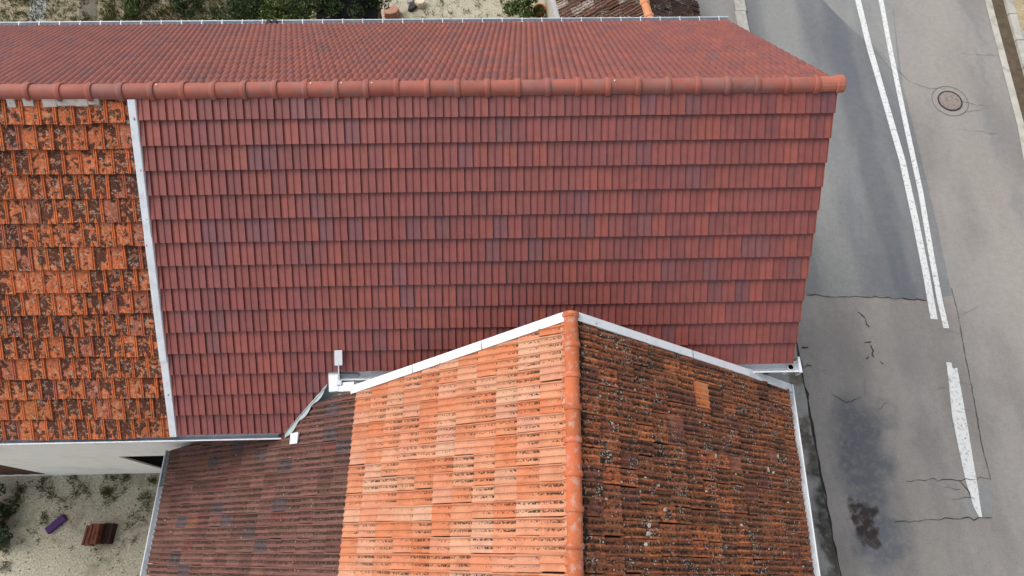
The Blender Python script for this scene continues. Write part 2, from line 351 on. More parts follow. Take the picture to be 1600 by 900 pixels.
up = lambda p, dx: [(p[0][0] + 2.6 + dx, 45, 0), (p[0][0] + .55, 24, 0)]
MK = [ribbon('lane_marking', up(l1, 0) + l1, .175, .016, M['paint'], road), ribbon('lane_marking', up(l2, 0) + l2, .14, .016, M['paint'], road),
      sheet('lane_marking', [gxy(u, v) for u, v in ((1478, 566), (1482, 600), (1487, 650), (1497, 700), (1508, 750), (1520, 790), (1529, 808), (1534, 808), (1531, 790), (1527, 760), (1520, 720), (1512, 670), (1504, 625), (1495, 575), (1488, 576), (1486, 567))], .016, M['paint'], road)]
def crack(seq, w, mat='crack', sub=4, amp=.02, z=.0205):
    P = pxpts(seq); out = []; wd = []
    for a, b in zip(P[:-1], P[1:]):
        n = max(3, int(np.linalg.norm(b - a) / .10))
        for i in range(n):
            t = i / n; out.append(a + (b - a) * t + np.append(RNG.normal(0, amp, 2) * (i > 0), 0)); wd.append(w * .45 * RNG.uniform(.3, 1.35))
    out.append(P[-1]); wd.append(w * .3); wd[0] = w * .3
    ribbon('crack', out, wd, z, M[mat], road)
for seq, w in [([(1260, 461), (1320, 464), (1362, 465)], .035), ([(1362, 465), (1420, 468), (1447, 470)], .05), ([(1340, 488), (1352, 498), (1358, 511)], .07), ([(1350, 536), (1361, 534)], .05), ([(1360, 540), (1364, 548), (1365, 558)], .09),
               ([(1352, 560), (1356, 557)], .06), ([(1375, 565), (1380, 568)], .05), ([(1252, 543), (1262, 543)], .08), ([(1253, 573), (1268, 572)], .06), ([(1300, 617), (1322, 629), (1345, 620)], .03), ([(1415, 752), (1480, 749), (1546, 748)], .03),
               ([(1398, 815), (1450, 812), (1500, 811), (1549, 809)], .04), ([(1498, 751), (1512, 766), (1520, 780)], .04), ([(1475, 762), (1500, 765)], .025), ([(1488, 780), (1516, 778)], .03), ([(1385, 630), (1372, 640)], .02)]: crack(seq, w)
crack([(1486, 450), (1496, 490), (1504, 535), (1514, 590), (1524, 640), (1532, 690), (1541, 725), (1547, 750)], .035, amp=.008)
for seq, w in [([(1345, 66), (1375, 88), (1400, 118)], .02), ([(1355, 62), (1420, 128), (1450, 138), (1478, 140)], .022), ([(1500, 158), (1545, 167)], .022), ([(1500, 178), (1540, 170)], .02), ([(1500, 84), (1560, 88)], .018), ([(1370, 312), (1395, 328)], .018),
               ([(1500, 493), (1530, 478)], .02), ([(1478, 518), (1502, 522)], .02), ([(1494, 598), (1516, 602)], .02), ([(1500, 638), (1525, 645)], .02), ([(1352, 590), (1350, 620)], .015), ([(1275, 575), (1300, 585)], .015), ([(1495, 202), (1560, 210)], .018), ([(1465, 607), (1478, 605)], .018), ([(1545, 812), (1552, 830)], .018)]:
    crack(seq, w, 'crack_light')

# manhole cover
mh = empty('manhole_cover'); tag(mh, 'round cast iron manhole cover set in the cracked asphalt', 'manhole cover')
mc = gp(1484, 158); b = MB(); NS = 28
def ringpts(r, z, n=NS): return [(mc[0] + r * math.cos(2 * math.pi * k / n), mc[1] + r * math.sin(2 * math.pi * k / n), z) for k in range(n)]
b.loft([ringpts(.345, .006), ringpts(.345, .022), ringpts(.318, .022), ringpts(.318, .006)], True); b.build('frame', M['crack'], mh)
b = MB(); b.add(ringpts(.305, .020), [tuple(range(NS))]); b.add(ringpts(.305, .020) + ringpts(.305, .005), [(i, (i + 1) % NS, NS + (i + 1) % NS, NS + i) for i in range(NS)])
for k in range(-4, 5):
    h = math.sqrt(max(.01, .28 ** 2 - (k * .06) ** 2)); b.box((mc[0] + k * .06 - .016, mc[1] - h, .0195), (mc[0] + k * .06 + .016, mc[1] + h, .026))
b.build('lid', M['iron'], mh)
b = MB(); b.loft([ringpts(.50, .0135), ringpts(.516, .0135)], True); b.build('joint_ring', M['crack_light'], mh)

# pavement, kerbs and verge
M['pavement'] = asphalt_mat('pavement_grey', (.24, .235, .22), (.30, .295, .28), spots=[spot(1262, 690, .28, .8, (.07, .055, .035), .9, .5), spot(1300, 800, .5, 1.6, (.035, .034, .028), .95, .45), spot(1312, 880, .45, 1.2, (.055, .052, .042), .9, .5), spot(1245, 590, .3, .35, (.09, .075, .045), .8, .5)])
pv = sheet('pavement', [(3.0, YS - 26), (7.25, YS - 26), (7.25, 9), (7.45, 15.7), (8.4, 28), (11.8, YN), (6.5, YN), (6.0, 18), (3.0, 12)], .022, M['pavement'])
tag(pv, 'narrow grey pavement along the house wall by the road', 'pavement', kind='structure')
ribbon('crack', [(7.265 + RNG.normal(0, .012), y, 0) for y in np.arange(-2, 9, .18)], [.05 * RNG.uniform(.4, 1.5) for _ in np.arange(-2, 9, .18)], .0265, M['crack'], pv)
kerbL = empty('kerb'); tag(kerbL, kind='structure')
y = 9.3
while y < 21:
    x0 = 7.36 + (y - 9) * .035 if y < 15.7 else 7.6 + (y - 15.7) * .08; b = MB(); b.box((x0 - .30, y, .0), (x0 + .02, y + .97, .085)); o = b.build('kerb_stone', M['stone'], kerbL); y += .985
kerbR = empty('kerb'); tag(kerbR, kind='structure')
def edge_r(y):      # road edge line on the far side of the road
    return np.interp(y, [-10, 3, 9.7, 11, 15.6, 28, YN], [14.0, 14.1, 14.42, 14.62, 15.0, 16.4, 20])
RY = list(np.arange(-6, 32, 1.0))
M['dirt'] = simple('verge_dirt', (.10, .075, .05), .95, .4, 6, .6, dirt=(.05, .045, .025), dirt_amt=.6)
M['sand'] = gravel_mat('verge_sand', (.34, .27, .16), (.46, .38, .24), (.13, .12, .05), .7)
M['channel'] = simple('channel_concrete', (.44, .42, .37), .9, .15, 3, .4, dirt=(.22, .19, .14), dirt_amt=.7, dscale=2.2)
ribbon('channel', [(edge_r(y) + .10, y, 0) for y in RY], .20, .02, M['channel'], kerbR)
ribbon('gutter_dirt', [(edge_r(y) + .385, y, 0) for y in RY], .37, .024, M['dirt'], kerbR)
for y in RY[:-1]:
    a, c = edge_r(y) + .56, edge_r(y + .98) + .56; b = MB()
    b.hexa([(a, y, 0), (a + .22, y, 0), (c + .22, y + .975, 0), (c, y + .975, 0), (a, y, .115), (a + .22, y, .115), (c + .22, y + .975, .115), (c, y + .975, .115)])
    o = b.build('kerb_stone', M['stone'], kerbR)
verge = sheet('verge', [(edge_r(y) + .80, y) for y in (14.3, 20, 31)] + [(40, 31), (40, 14.3)], .07, M['sand'], thick=.07); tag(verge, 'sandy yellow earth verge beyond the far kerb', 'verge', kind='structure')
pv2 = empty('pavement'); tag(pv2, kind='structure')
for i, y in enumerate(np.arange(-4, 14.2, 1.02)):
    a, c = edge_r(y) + .80, edge_r(y + 1) + .80
    sheet('paving_slab', [(a, y), (a + 2.4, y), (c + 2.4, y + 1.0), (c, y + 1.0)], .10, M['slab'], pv2, thick=.09)

# ------------------------------------------------------------------ roof tiles
def tile_mesh(name, prof, w, ln, lift, heart=None, thick=.017):
    """prof: (u 0..1, height) across; x across, y up the slope, z out of the roof; the butt end stands 'lift' above the row below"""
    V, Fc, UV = [], [], []
    n = len(prof)
    for y, vv in ((0, 0.), (ln, 1.)):
        for u, h in prof: V.append((u * w, y, h + lift * (1 - y / ln))); UV.append((u, vv))
    for u, h in prof: V.append((u * w, .004, max(h + lift - thick, -.004))); UV.append((u, 0.))
    for i in range(n - 1):
        Fc.append((i, i + 1, n + i + 1, n + i)); Fc.append((2 * n + i, 2 * n + i + 1, i + 1, i))
    b = len(V); V += [(0, 0, -.012), (0, ln, -.012), (w, 0, -.012), (w, ln, -.012)]; UV += [(0, 0), (0, 1), (1, 0), (1, 1)]
    Fc += [(b, 0, n, b + 1), (n - 1, b + 2, b + 3, 2 * n - 1)]
    if heart:
        u0, hw, hl, hz = heart; b = len(V); z0 = lift + .001
        V += [((u0 - hw) * w, -.001, z0), ((u0 + hw) * w, -.001, z0), (u0 * w, hl, z0 - lift * hl / ln), (u0 * w, 0, z0 + hz)]; UV += [(.84, 0), (.85, 0), (.85, .2), (.84, .1)]
        Fc += [(b, b + 3, b + 2), (b + 3, b + 1, b + 2), (b, b + 1, b + 3)]
    me = bpy.data.meshes.new(name); me.from_pydata(V, [], Fc); me.update()
    l = me.uv_layers.new(name='UVMap')
    for p in me.polygons:
        for li in p.loop_indices: l.data[li].uv = UV[me.loops[li].vertex_index]
    return me
def rough_noise_col(c, v): k = 1 + random.uniform(-v, v); return tuple(max(0.003, x * k * (1 + random.uniform(-v * .3, v * .3))) for x in c)

def lay(specs, mesh, parent, name, rest, kind, clips=(), limit=300, hide=None):
    """specs: (matrix, colour). The tiles largest in view become objects, the rest one joined part."""
    mo, ma = TM[(kind, 'object')], TM[(kind, 'attr')]
    if not mesh.materials: mesh.materials.append(mo)
    bb = [Vector(c) for c in [(min(v.co.x for v in mesh.vertices), 0, 0), (max(v.co.x for v in mesh.vertices), 0, 0)]]
    ymax = max(v.co.y for v in mesh.vertices); x1 = bb[1].x; corners = [Vector((0, 0, 0)), Vector((x1, 0, 0)), Vector((x1, ymax, 0)), Vector((0, ymax, 0))]
    items = []
    for mt, col in specs:
        cs = [mt @ c for c in corners]; cut = []; skip = False
        for cl in clips:
            P, n = Vector(cl[0]), Vector(cl[1]); dd = [(c - P).dot(n) for c in cs]
            if max(dd) <= .004: skip = True; break
            if min(dd) < -.002: cut.append((P, n))
        if skip: continue
        q = [px(c) for c in cs]; ctr = px(sum(cs, Vector()) / 4)
        A = abs(sum(q[i][0] * q[(i + 1) % 4][1] - q[(i + 1) % 4][0] * q[i][1] for i in range(4))) / 2
        vis = -5 < ctr[0] < 1605 and -5 < ctr[1] < 905 and not (hide and hide(ctr, sum(cs, Vector()) / 4))
        items.append((A if vis else -1, mt, col, cut, random.random()))
    items.sort(key=lambda t: -t[0])
    objs = [t for t in items[:limit] if t[0] > 0]; rst = items[len(objs):]
    def cutmesh(mt, cut):
        bm = bmesh.new(); bm.from_mesh(mesh); inv = mt.inverted(); nm = mt.to_3x3().transposed()
        for P, n in cut:
            bmesh.ops.bisect_plane(bm, geom=bm.verts[:] + bm.edges[:] + bm.faces[:], plane_co=inv @ P, plane_no=(nm @ n).normalized(), clear_inner=True)
        me = bpy.data.meshes.new(mesh.name + '_cut'); bm.to_mesh(me); bm.free(); return me
    for A, mt, col, cut, r in objs:
        me = mesh
        if cut:
            me = cutmesh(mt, cut)
            if not len(me.polygons): continue
            if not me.materials: me.materials.append(mo)
        o = bpy.data.objects.new(name, me); COL.objects.link(o); o.parent = parent; o.matrix_world = mt; o.color = (*col, r)
    if rst:
        V, Fc, UV, C4 = [], [], [], []
        for A, mt, col, cut, r in rst:
            me = cutmesh(mt, cut) if cut else mesh
            b = len(V); V += [tuple(mt @ v.co) for v in me.vertices]; uvl = me.uv_layers[0].data
            for p in me.polygons:
                Fc.append(tuple(b + i for i in p.vertices)); UV += [tuple(uvl[li].uv) for li in p.loop_indices]
            C4 += [(*col, r)] * len(me.vertices)
        me = bpy.data.meshes.new(rest); me.from_pydata(V, [], Fc); me.update(); l = me.uv_layers.new(name='UVMap')
        l.data.foreach_set('uv', np.array(UV, dtype=np.float32).ravel())
        a = me.attributes.new('tcol', 'FLOAT_COLOR', 'POINT'); a.data.foreach_set('color', np.array(C4, dtype=np.float32).ravel())
        o = link(rest, me, ma, parent); o['kind'] = 'stuff'
def frame(o, ex, ey, ez, jit=0.0, jh=0.0):
    mt = Matrix([[ex[0], ey[0], ez[0], o[0]], [ex[1], ey[1], ez[1], o[1]], [ex[2], ey[2], ez[2], o[2]], [0, 0, 0, 1]])
    if jit or jh:
        mt = mt @ Matrix.Translation((random.gauss(0, jh), random.gauss(0, jh), random.uniform(0, jh))) @ Matrix.Rotation(random.gauss(0, jit), 4, 'Z') @ Matrix.Rotation(random.gauss(0, jit), 4, 'Y')
    return mt

# ------------------------------------------------------------------ the long house: new red roof east, old weathered roof west
KS, PT, YR, ZR, XV, XL, RL, ROW0, LN, RS, R0 = .0436, .6814, 5.7374, 8.5961, 4.495, -4.6125, .3248, .3603, 5.4977, .39, -5.9352
XW = -12.2
c_, s_ = math.cos(PT), math.sin(PT)
def RP(X, d, h=0.0, sg=1): return np.array([X - sg * KS * d, YR - sg * c_ * d - sg * s_ * h, ZR - s_ * d + c_ * h])
D12, D15, DN = ROW0 + 11 * RL, ROW0 + 14 * RL, LN
house = empty('long_house'); tag(house, 'long white house with new red tiles and an old mossy tiled end', 'house')
# slopes: boarded decks under the tiles
def deck(name, quad, sg, parent, t=.10):
    n = np.array([0, -sg * s_, c_]); b = MB(); b.hexa([np.array(q) - n * (t + .03) for q in quad] + [np.array(q) - n * .03 for q in quad]); return b.build(name, M['deck'], parent)
XE = -2.30    # east end of the lower eave rows
new_roof = deck('new_roof', [RP(XL, 0), RP(XL, D12 - .04), RP(XV - .02, D12 - .04), RP(XV - .02, 0)], 1, house)
deck('lower_deck', [RP(XL, D12 - .04), RP(XL, D15 - .04), RP(-3.35, D15 - .04), RP(XE - .05, D12 - .04)], 1, house)
old_roof = deck('old_roof', [RP(XW, 0), RP(XW, D15 - .04), RP(XL - .003, D15 - .04), RP(XL - .003, 0)], 1, house)
north_roof = deck('north_roof', [RP(XW, 0, 0, -1), RP(XW, DN - .04, 0, -1), RP(XV - .02, DN - .04, 0, -1), RP(XV - .02, 0, 0, -1)], -1, house)

TW = (XV - XL) / 46
PR_RED = [(0, .000), (.08, .002), (.20, .008), (.34, .0155), (.44, .018), (.49, .017), (.505, .008), (.60, .009), (.74, .014), (.88, .020), (.985, .024)]
t_red = tile_mesh('red_tile', PR_RED, TW, RL + .05, .052, thick=.016)
def red_col():
    r = random.random()
    if r < .09: return rough_noise_col((.168, .056, .057), .08)
    if r < .24: return rough_noise_col((.236, .059, .043), .07)
    if r < .55: return rough_noise_col((.192, .052, .046), .09)
    return rough_noise_col((.213, .054, .044), .08)
exS, eyS, ezS = (1, 0, 0), (0, c_, s_), (0, -s_, c_)
exN, eyN, ezN = (-1, 0, 0), (0, -c_, s_), (0, s_, c_)
def vplane(X, d0, keep):   # vertical plane along the slope's fall line at X; keep -1 west, +1 east
    return (tuple(RP(X, d0)), (keep * c_, -keep * KS, 0))
sp = []
for i in range(15):
    d = ROW0 + i * RL; off = .5 * TW if i % 2 else 0
    if i <= 11:
        for j in range(-1, 48):
            sp.append((frame(RP(XL + j * TW - off, d), exS, eyS, ezS, .0025, .0012), red_col()))
# orange house frame is needed for the clip of the lower rows
PW, PE = math.radians(36), math.radians(39)
RDIR = np.array([-.037, -.999, 0]); RDIR /= np.linalg.norm(RDIR); SIDE = np.array([-RDIR[1], RDIR[0], 0])
AP = hit(893, 492, (0, 2.64, 0), (0, 1, 0)) - np.array([0, 0, .06])
DW = -SIDE * math.cos(PW) - np.array([0, 0, math.sin(PW)]); DE = SIDE * math.cos(PE) - np.array([0, 0, math.sin(PE)])
NW = np.cross(DW, RDIR); NW = NW if NW[2] > 0 else -NW; NE = np.cross(DE, RDIR); NE = NE if NE[2] > 0 else -NE
NRED = np.array([0, -s_, c_]); vd = np.cross(NRED, NW); vd /= np.linalg.norm(vd); vd = vd if vd[2] < 0 else -vd     # valley direction, downhill
P0r = RP(0, 0); sysA = np.array([NRED, NW, [0, 1, 0]])
def valley_at(y): return np.linalg.solve(sysA, np.array([NRED @ P0r, NW @ AP, y]))
VU, VL = valley_at(2.50), valley_at(RP(0, D15)[1] - .02)
vn = np.array([vd[1], -vd[0], 0]); vn = vn / np.linalg.norm(vn); vn = vn if vn[0] < 0 else -vn      # pointing west: keep side
low = []
for i in range(12, 15):
    d = ROW0 + i * RL; off = .5 * TW if i % 2 else 0
    for j in range(-1, 14): low.append((frame(RP(XL + j * TW - off, d), exS, eyS, ezS, .0025, .0012), red_col()))
def hid_red(ctr, w):
    u, v = ctr[0], ctr[1]; top = np.interp(u, [545, 893, 1235], [612, 492, 600]); return 545 < u < 1235 and v > top
lay(sp, t_red, new_roof, 'red_tile', 'red_tile_rows', 'red', [vplane(XL - .02, 1, 1), vplane(XV, 1, -1)], 300, hid_red)
lay(low, t_red, new_roof, 'red_tile', 'lower_red_tile_rows', 'red', [vplane(XL - .02, 1, 1), vplane(XE, D12, -1), (tuple(VU), tuple(vn))], 0)
# north slope: rows only a few pixels high, one joined part
sp = []
for i in range(17):
    d = DN - (16 - i) * RL; off = .5 * TW if i % 2 else 0
    for j in range(-1, 88): sp.append((frame(RP(XV + TW - j * TW + off, d, 0, -1), exN, eyN, ezN, .002, .001), red_col()))
t_red_n = tile_mesh('red_tile_north', [(0, 0), (.09, .015), (.18, .025), (.27, .027), (.38, .018), (.49, .001), (.58, .015), (.68, .025), (.77, .027), (.88, .018), (.985, .002)], TW, RL + .05, .052, thick=.016)
lay(sp, t_red_n, north_roof, 'red_tile', 'north_tile_rows', 'red', [(tuple(RP(XV, 1, 0, -1)), (-c_, KS, 0)), ((0, YR + .03, 0), (0, 1, 0))], 0)
# verge tiles down both street edges
M['dark_gable'] = simple('gable_dark_for_shade', (.085, .07, .06), .95, .2, 4, .3)  # unseen wall coloured dark to cut bounce and deepen the red roof's shade
M['verge'] = simple('verge_clay', (.25, .070, .046), .7, .15, 6, .15)
for sg, rows in ((1, range(12)), (-1, range(1, 17))):
    for i in rows:
        d1 = (ROW0 + i * RL) if sg == 1 else DN - (16 - i) * RL; d0 = max(d1 - RL + .004, .02); b = MB(); P = []
        for X, hh in ((XV - .015, .062), (XV + .016, .062), (XV + .016, -.10), (XV + .004, -.10), (XV + .004, .034), (XV - .015, .034)):
            P.append((RP(X, d1, hh, sg), RP(X, d0, hh - .045, sg)))
        b.loft([[p[0] for p in P], [p[1] for p in P]], True, True); b.build('verge_tile', M['verge'], new_roof if sg == 1 else north_roof)

# weathered west roof
OW = .212
PR_OLD = [(0, .004), (.05, .001), (.30, .006), (.55, .001), (.79, .002), (.81, .020), (.87, .022), (.885, .012), (.905, .012), (.92, .018), (.985, .017)]
t_old = tile_mesh('weathered_tile', PR_OLD, OW, RL + .05, .048, heart=(.40, .13, .10, .014))
sp = []
for i in range(15):
    d = ROW0 + i * RL + .035; off = .55 * OW if i % 2 else 0
    for j in range(0, 37):
        X = XL - .03 - (j + 1) * OW + off + OW * .45
        r = random.random(); col = (.58, .150, .050) if r < .8 else ((.58, .17, .055) if r < .84 else (.42, .12, .065))
        sp.append((frame(RP(X, d, -.008 + .012 * math.sin(X * 1.7 + i * .8)), exS, eyS, ezS, .011, .006), rough_noise_col(col, .12)))
lay(sp, t_old, old_roof, 'weathered_tile', 'weathered_tile_rows', 'weathered', [vplane(XL - .012, 1, -1)], 300)
# mortar fillet under the ridge at the old end
b = MB(); X = XW
while X < XL - .55:
    L = random.uniform(.09, .17); hh = random.uniform(.030, .055); d0 = .04; d1 = .155 + random.uniform(0, .045)
    if random.random() < .84: b.hexa([RP(X, d1, .0), RP(X + L, d1 + random.uniform(-.02, .02), .0), RP(X + L, d0, 0), RP(X, d0, 0), RP(X, d1 - .015, hh), RP(X + L, d1 - .015, hh), RP(X + L, d0, hh + .02), RP(X, d0, hh + .02)])
    X += L * .97
o = b.build('mortar', M['mortar'], old_roof); o['kind'] = 'stuff'

# ridge tiles
def ridge_mesh(name, length, r, collar, cw, seg=8, flat=1.0):
    b = MB(); ring = lambda x, rr: [(x, rr * math.cos(math.pi * (k / seg * 1.12 - .06)), flat * rr * math.sin(math.pi * (k / seg * 1.12 - .06))) for k in range(seg + 1)]
    b.loft([ring(0, r), ring(length - cw, r)])
    b.loft([ring(length - cw - .001, r - .004), ring(length - cw, r + collar * .6)]); b.loft([ring(length - cw, r + collar * .6), ring(length - cw * .7, r + collar), ring(length - cw * .3, r + collar), ring(length + .004, r + collar * .7)])
    b.loft([ring(length + .004, r + collar * .7), ring(length + .005, r - .012)])
    me = bpy.data.meshes.new(name); me.from_pydata(b.V, [], b.F); me.update()
    bm = bmesh.new(); bm.from_mesh(me)
    for f in bm.faces:
        if f.normal.dot(Vector((0, f.calc_center_median().y, f.calc_center_median().z))) < 0: f.normal_flip()
        f.smooth = True
    bm.to_mesh(me); bm.free(); return me
def tint_mat(name, dirt, amt, rough=.65, dscale=7):
    m = NT(name); oi = m.n('ShaderNodeObjectInfo'); P = m.pos(); n = m.noise(P, 6, 4)
    c = m.mix(1, oi.outputs['Color'], m.ramp(n, [(.25, (.86, .86, .86)), (.75, (1.12, 1.12, 1.12))]), 'MULTIPLY')
    c = m.mix(m.math('MULTIPLY', m.step(m.noise(P, dscale, 5, .65), .48, .66), amt), c, dirt)
    return m.out(c, rough, m.noise(P, 60, 3), .2, .004)
M['ridge_t'] = tint_mat('ridge_red_tint', (.24, .13, .115), .7)
M['ridge_o'] = tint_mat('ridge_orange_tint', (.44, .33, .28), .55, .8, 11)
rm = ridge_mesh('ridge_tile', RS, .104, .022, .066); rm.materials.append(M['ridge_t'])
ridge_roof = new_roof
for i in range(-17, 27):
    x1 = R0 + RS * i + .03
    o = bpy.data.objects.new('ridge_tile', rm); COL.objects.link(o); o.parent = house
    o.matrix_world = Matrix.Translation((x1 - RS, YR + random.gauss(0, .003), ZR - .008 + random.gauss(0, .002))) @ Matrix.Rotation(random.gauss(0, .004), 4, 'Z')
    o.color = (*rough_noise_col((.315, .100, .072) if random.random() < .75 else (.27, .105, .085), .08), 1)
x0 = R0 + RS * 26 + .16; b = MB(); rr = .108
rings = [[(x, YR + q * math.cos(math.pi * k / 8), ZR - .008 + q * math.sin(math.pi * k / 8)) for k in range(9)] for x, q in ((x0 - .15, rr), (x0 + .10, rr), (x0 + .105, rr + .02), (x0 + .185, rr + .022), (x0 + .205, rr + .012), (x0 + .215, rr * .6), (x0 + .216, .001))]
b.loft(rings); b.build('ridge_end_cap', M['ridge_red'], house)
for i in (6, 11, 12, 13, 21):        # bright heads of the ridge screws
    P = (R0 + RS * (i - 2.02) + .09, YR + .015, ZR + .1015); b = MB(); b.tube([P, (P[0], P[1], P[2] + .006)], .009, 6); b.build('screw', M['white_metal'], house)

# flashing strip between old and new roof
for d0, d1, h, wd, dx in ((.10, 1.95, .060, .105, -.060), (1.90, 3.72, .066, .112, -.060), (3.66, D15 + .02, .060, .112, -.052)):
    b = MB(); X0 = XL + dx - .02; n = []
    for d, e in ((d1, 0), (d0, .004)):
        n.append([RP(X0, d, -.01), RP(X0 + wd, d, -.01), RP(X0 + wd, d, h), RP(X0 + wd * .93, d, h + .014 - e), RP(X0 + wd * .07, d, h + .014 - e), RP(X0, d, h)])
    b.loft(n, True, True); b.build('flashing', M['zinc_light'], house)

# gutters
def gutter(name, a, b_, out, r, mat, lipmat, parent, hangers=0, hz=.012):
    a, b_ = np.asarray(a, float), np.asarray(b_, float); out = np.asarray(out, float); Z = np.array([0, 0, 1.]); N = 12
    def prof(p, rr): return [p + rr * (math.cos(math.pi + math.pi * k / N) * out + math.sin(math.pi + math.pi * k / N) * Z) for k in range(N + 1)]
    m = MB(); m.loft([prof(a, r) + prof(a, r - .006)[::-1], prof(b_, r) + prof(b_, r - .006)[::-1]], True, True); g = m.build(name, mat, parent)
    m = MB(); m.tube([a + out * r + Z * .004, b_ + out * r + Z * .004], .011, 7); m.build('gutter_lip', lipmat, g)
    for i in range(hangers):
        p = a + (b_ - a) * ((i + .5) / hangers); t = (b_ - a) / np.linalg.norm(b_ - a); m = MB()
        m.hexa([p - t * hz - out * r + Z * .003, p + t * hz - out * r + Z * .003, p + t * hz + out * (r + .016) + Z * .015, p - t * hz + out * (r + .016) + Z * .015, p - t * hz - out * r + Z * .009, p + t * hz - out * r + Z * .009, p + t * hz + out * (r + .016) + Z * .021, p - t * hz + out * (r + .016) + Z * .021])
        m.build('gutter_hanger', lipmat, g)
    return g
SO, NO = np.array([0, -1., 0]), np.array([0, 1., 0])
def eave(X, d, sg, o, dz): p = RP(X, d, 0, sg); return p + np.array([0, -sg * o, dz])
xg = hit(449, 684, eave(0, D15, 1, .045, -.035), (0, 1, 0))[0]
gutter('gutter', eave(XW, D15, 1, .045, -.035), np.array([xg, *eave(0, D15, 1, .045, -.035)[1:]]), SO, .062, M['zinc'], M['white_metal'], house)
gutter('gutter', eave(XW, DN, -1, .085, .0), eave(XV + .03, DN, -1, .085, .0), NO, .075, M['zinc'], M['zinc_light'], house, 42, .007)
g12 = eave(0, D12, 1, .06, -.04)
xa = hit(1248, 574, g12, (0, 1, 0))[0]
gutter('gutter', np.array([XE - .02, *g12[1:]]), np.array([xa - .02, *g12[1:]]), SO, .080, M['zinc_light'], M['white_metal'], house)
# gutter end box with outlet
b = MB(); b.box((xa - .03, g12[1] - .10, g12[2] - .16), (xa + .005, g12[1] + .14, g12[2] + .02)); b.build('gutter_stop_end', M['zinc_light'], house)
oc = np.array([xa - .13, g12[1] + .0, g12[2] - .058]); b = MB()
rg = lambda r, z: [oc + np.array([r * math.cos(2 * math.pi * k / 16), r * math.sin(2 * math.pi * k / 16), z]) for k in range(16)]
b.loft([rg(.052, 0), rg(.052, .02), rg(.040, .02), rg(.040, -.02)], True); b.build('gutter_outlet', M['white_metal'], house)
b = MB(); b.add(rg(.041, .012), [tuple(range(16))]); b.build('outlet_dark_disc', M['void'], house)  # black disc paints the shade down inside the outlet
b = MB(); b.tube([oc + np.array([0, 0, -.02]), oc + np.array([0, 0, -.25]), oc + np.array([-.05, .12, -.5]), oc + np.array([-.05, .16, -5.6])], .045, 10); b.build('downpipe', M['zinc_light'], house)
# black clamps on the far gutter
for u in (420, 430):
    p = hit(u, 34, eave(0, DN, -1, .10, -.02), (0, 1, 0)); b = MB(); b.box(p + np.array([-.035, -.10, -.06]), p + np.array([.035, .03, .04])); b.build('gutter_clamp', M['black'], house)

# walls
def wall_grid(name, xs, zs, holes, y0, y1, mat, parent, ax=0):
    b = MB(); solid = lambda i, j: 0 <= i < len(xs) - 1 and 0 <= j < len(zs) - 1 and (i, j) not in holes
    for i in range(len(xs) - 1):
        for j in range(len(zs) - 1):
            if not solid(i, j): continue
            x0, x1, z0, z1 = xs[i], xs[i + 1], zs[j], zs[j + 1]
            b.add([(x0, y0, z0), (x1, y0, z0), (x1, y0, z1), (x0, y0, z1)], [(0, 1, 2, 3)]); b.add([(x0, y1, z0), (x1, y1, z0), (x1, y1, z1), (x0, y1, z1)], [(3, 2, 1, 0)])
            if not solid(i - 1, j): b.add([(x0, y0, z0), (x0, y0, z1), (x0, y1, z1), (x0, y1, z0)], [(0, 1, 2, 3)])
            if not solid(i + 1, j): b.add([(x1, y0, z0), (x1, y1, z0), (x1, y1, z1), (x1, y0, z1)], [(0, 1, 2, 3)])
            if not solid(i, j - 1): b.add([(x0, y0, z0), (x0, y1, z0), (x1, y1, z0), (x1, y0, z0)], [(0, 1, 2, 3)])
            if not solid(i, j + 1): b.add([(x0, y0, z1), (x1, y0, z1), (x1, y1, z1), (x0, y1, z1)], [(0, 1, 2, 3)])
    return pyobj(name, b.V, b.F, mat, parent)
YWL = 2.07; zt = RP(0, D15)[2] + (YWL - RP(0, D15)[1]) * math.tan(PT) - .17
wall_grid('wall', [XW + .15, -12.0, -9.97, -7.28, -5.9, -2.9], [-.05, .03, 2.46, 3.4, zt], {(1, 1), (1, 2), (3, 1)}, YWL, YWL + .38, M['render'], house)
dk = empty('dark_doorway'); dk.parent = house  # near-black planks put in the dark doorway in place of its shade
for k in range(6):
    x = -7.28 + k * 1.38 / 6; b = MB(); b.box((x + .003, YWL + .03 + .004 * (k % 2), .032), (x + 1.38 / 6 - .003, YWL + .08, 2.459)); b.build('plank', M['void'], dk)
door = empty('barn_door'); door.parent = house
for k in range(12):
    x = -12.0 + k * 2.03 / 12; b = MB(); b.box((x + .004, YWL + .025 + .006 * (k % 2), .035), (x + 2.03 / 12 - .004, YWL + .07, 3.38)); b.build('plank', M['wood'], door)
b = MB(); b.box((-11.99, YWL + .071, .4), (-9.98, YWL + .10, .55)); b.box((-11.99, YWL + .071, 2.7), (-9.98, YWL + .10, 2.85)); b.build('door_batten', M['wood'], door)
yN = RP(0, DN, 0, -1)[1] - .28; zN = ZR - (yN - YR) * math.tan(PT) - .17; y12 = g12[1] + .30; z12 = ZR - (YR - y12) * math.tan(PT) - .17
wx = lambda y: XV - .16 + (y - YR) * KS / c_
b = MB(); b.prism([(XE - .3, y12, 0), (wx(y12) - .3, y12, 0), (wx(y12) - .3, y12, z12), (XE - .3, y12, z12)], (0, .3, 0)); b.build('wall', M['cream'], house)
b = MB(); b.prism([(XW + .15, yN - .3, 0), (wx(yN) - .3, yN - .3, 0), (wx(yN) - .3, yN - .3, zN), (XW + .15, yN - .3, zN)], (0, .3, 0)); b.build('wall', M['cream'], house)
b = MB(); b.prism([(wx(y12), y12, 0), (wx(yN), yN, 0), (wx(yN), yN, zN), (wx(YR), YR, ZR - .2), (wx(y12), y12, z12)], (-.29, 0, 0)); b.build('gable_wall', M['cream'], house)
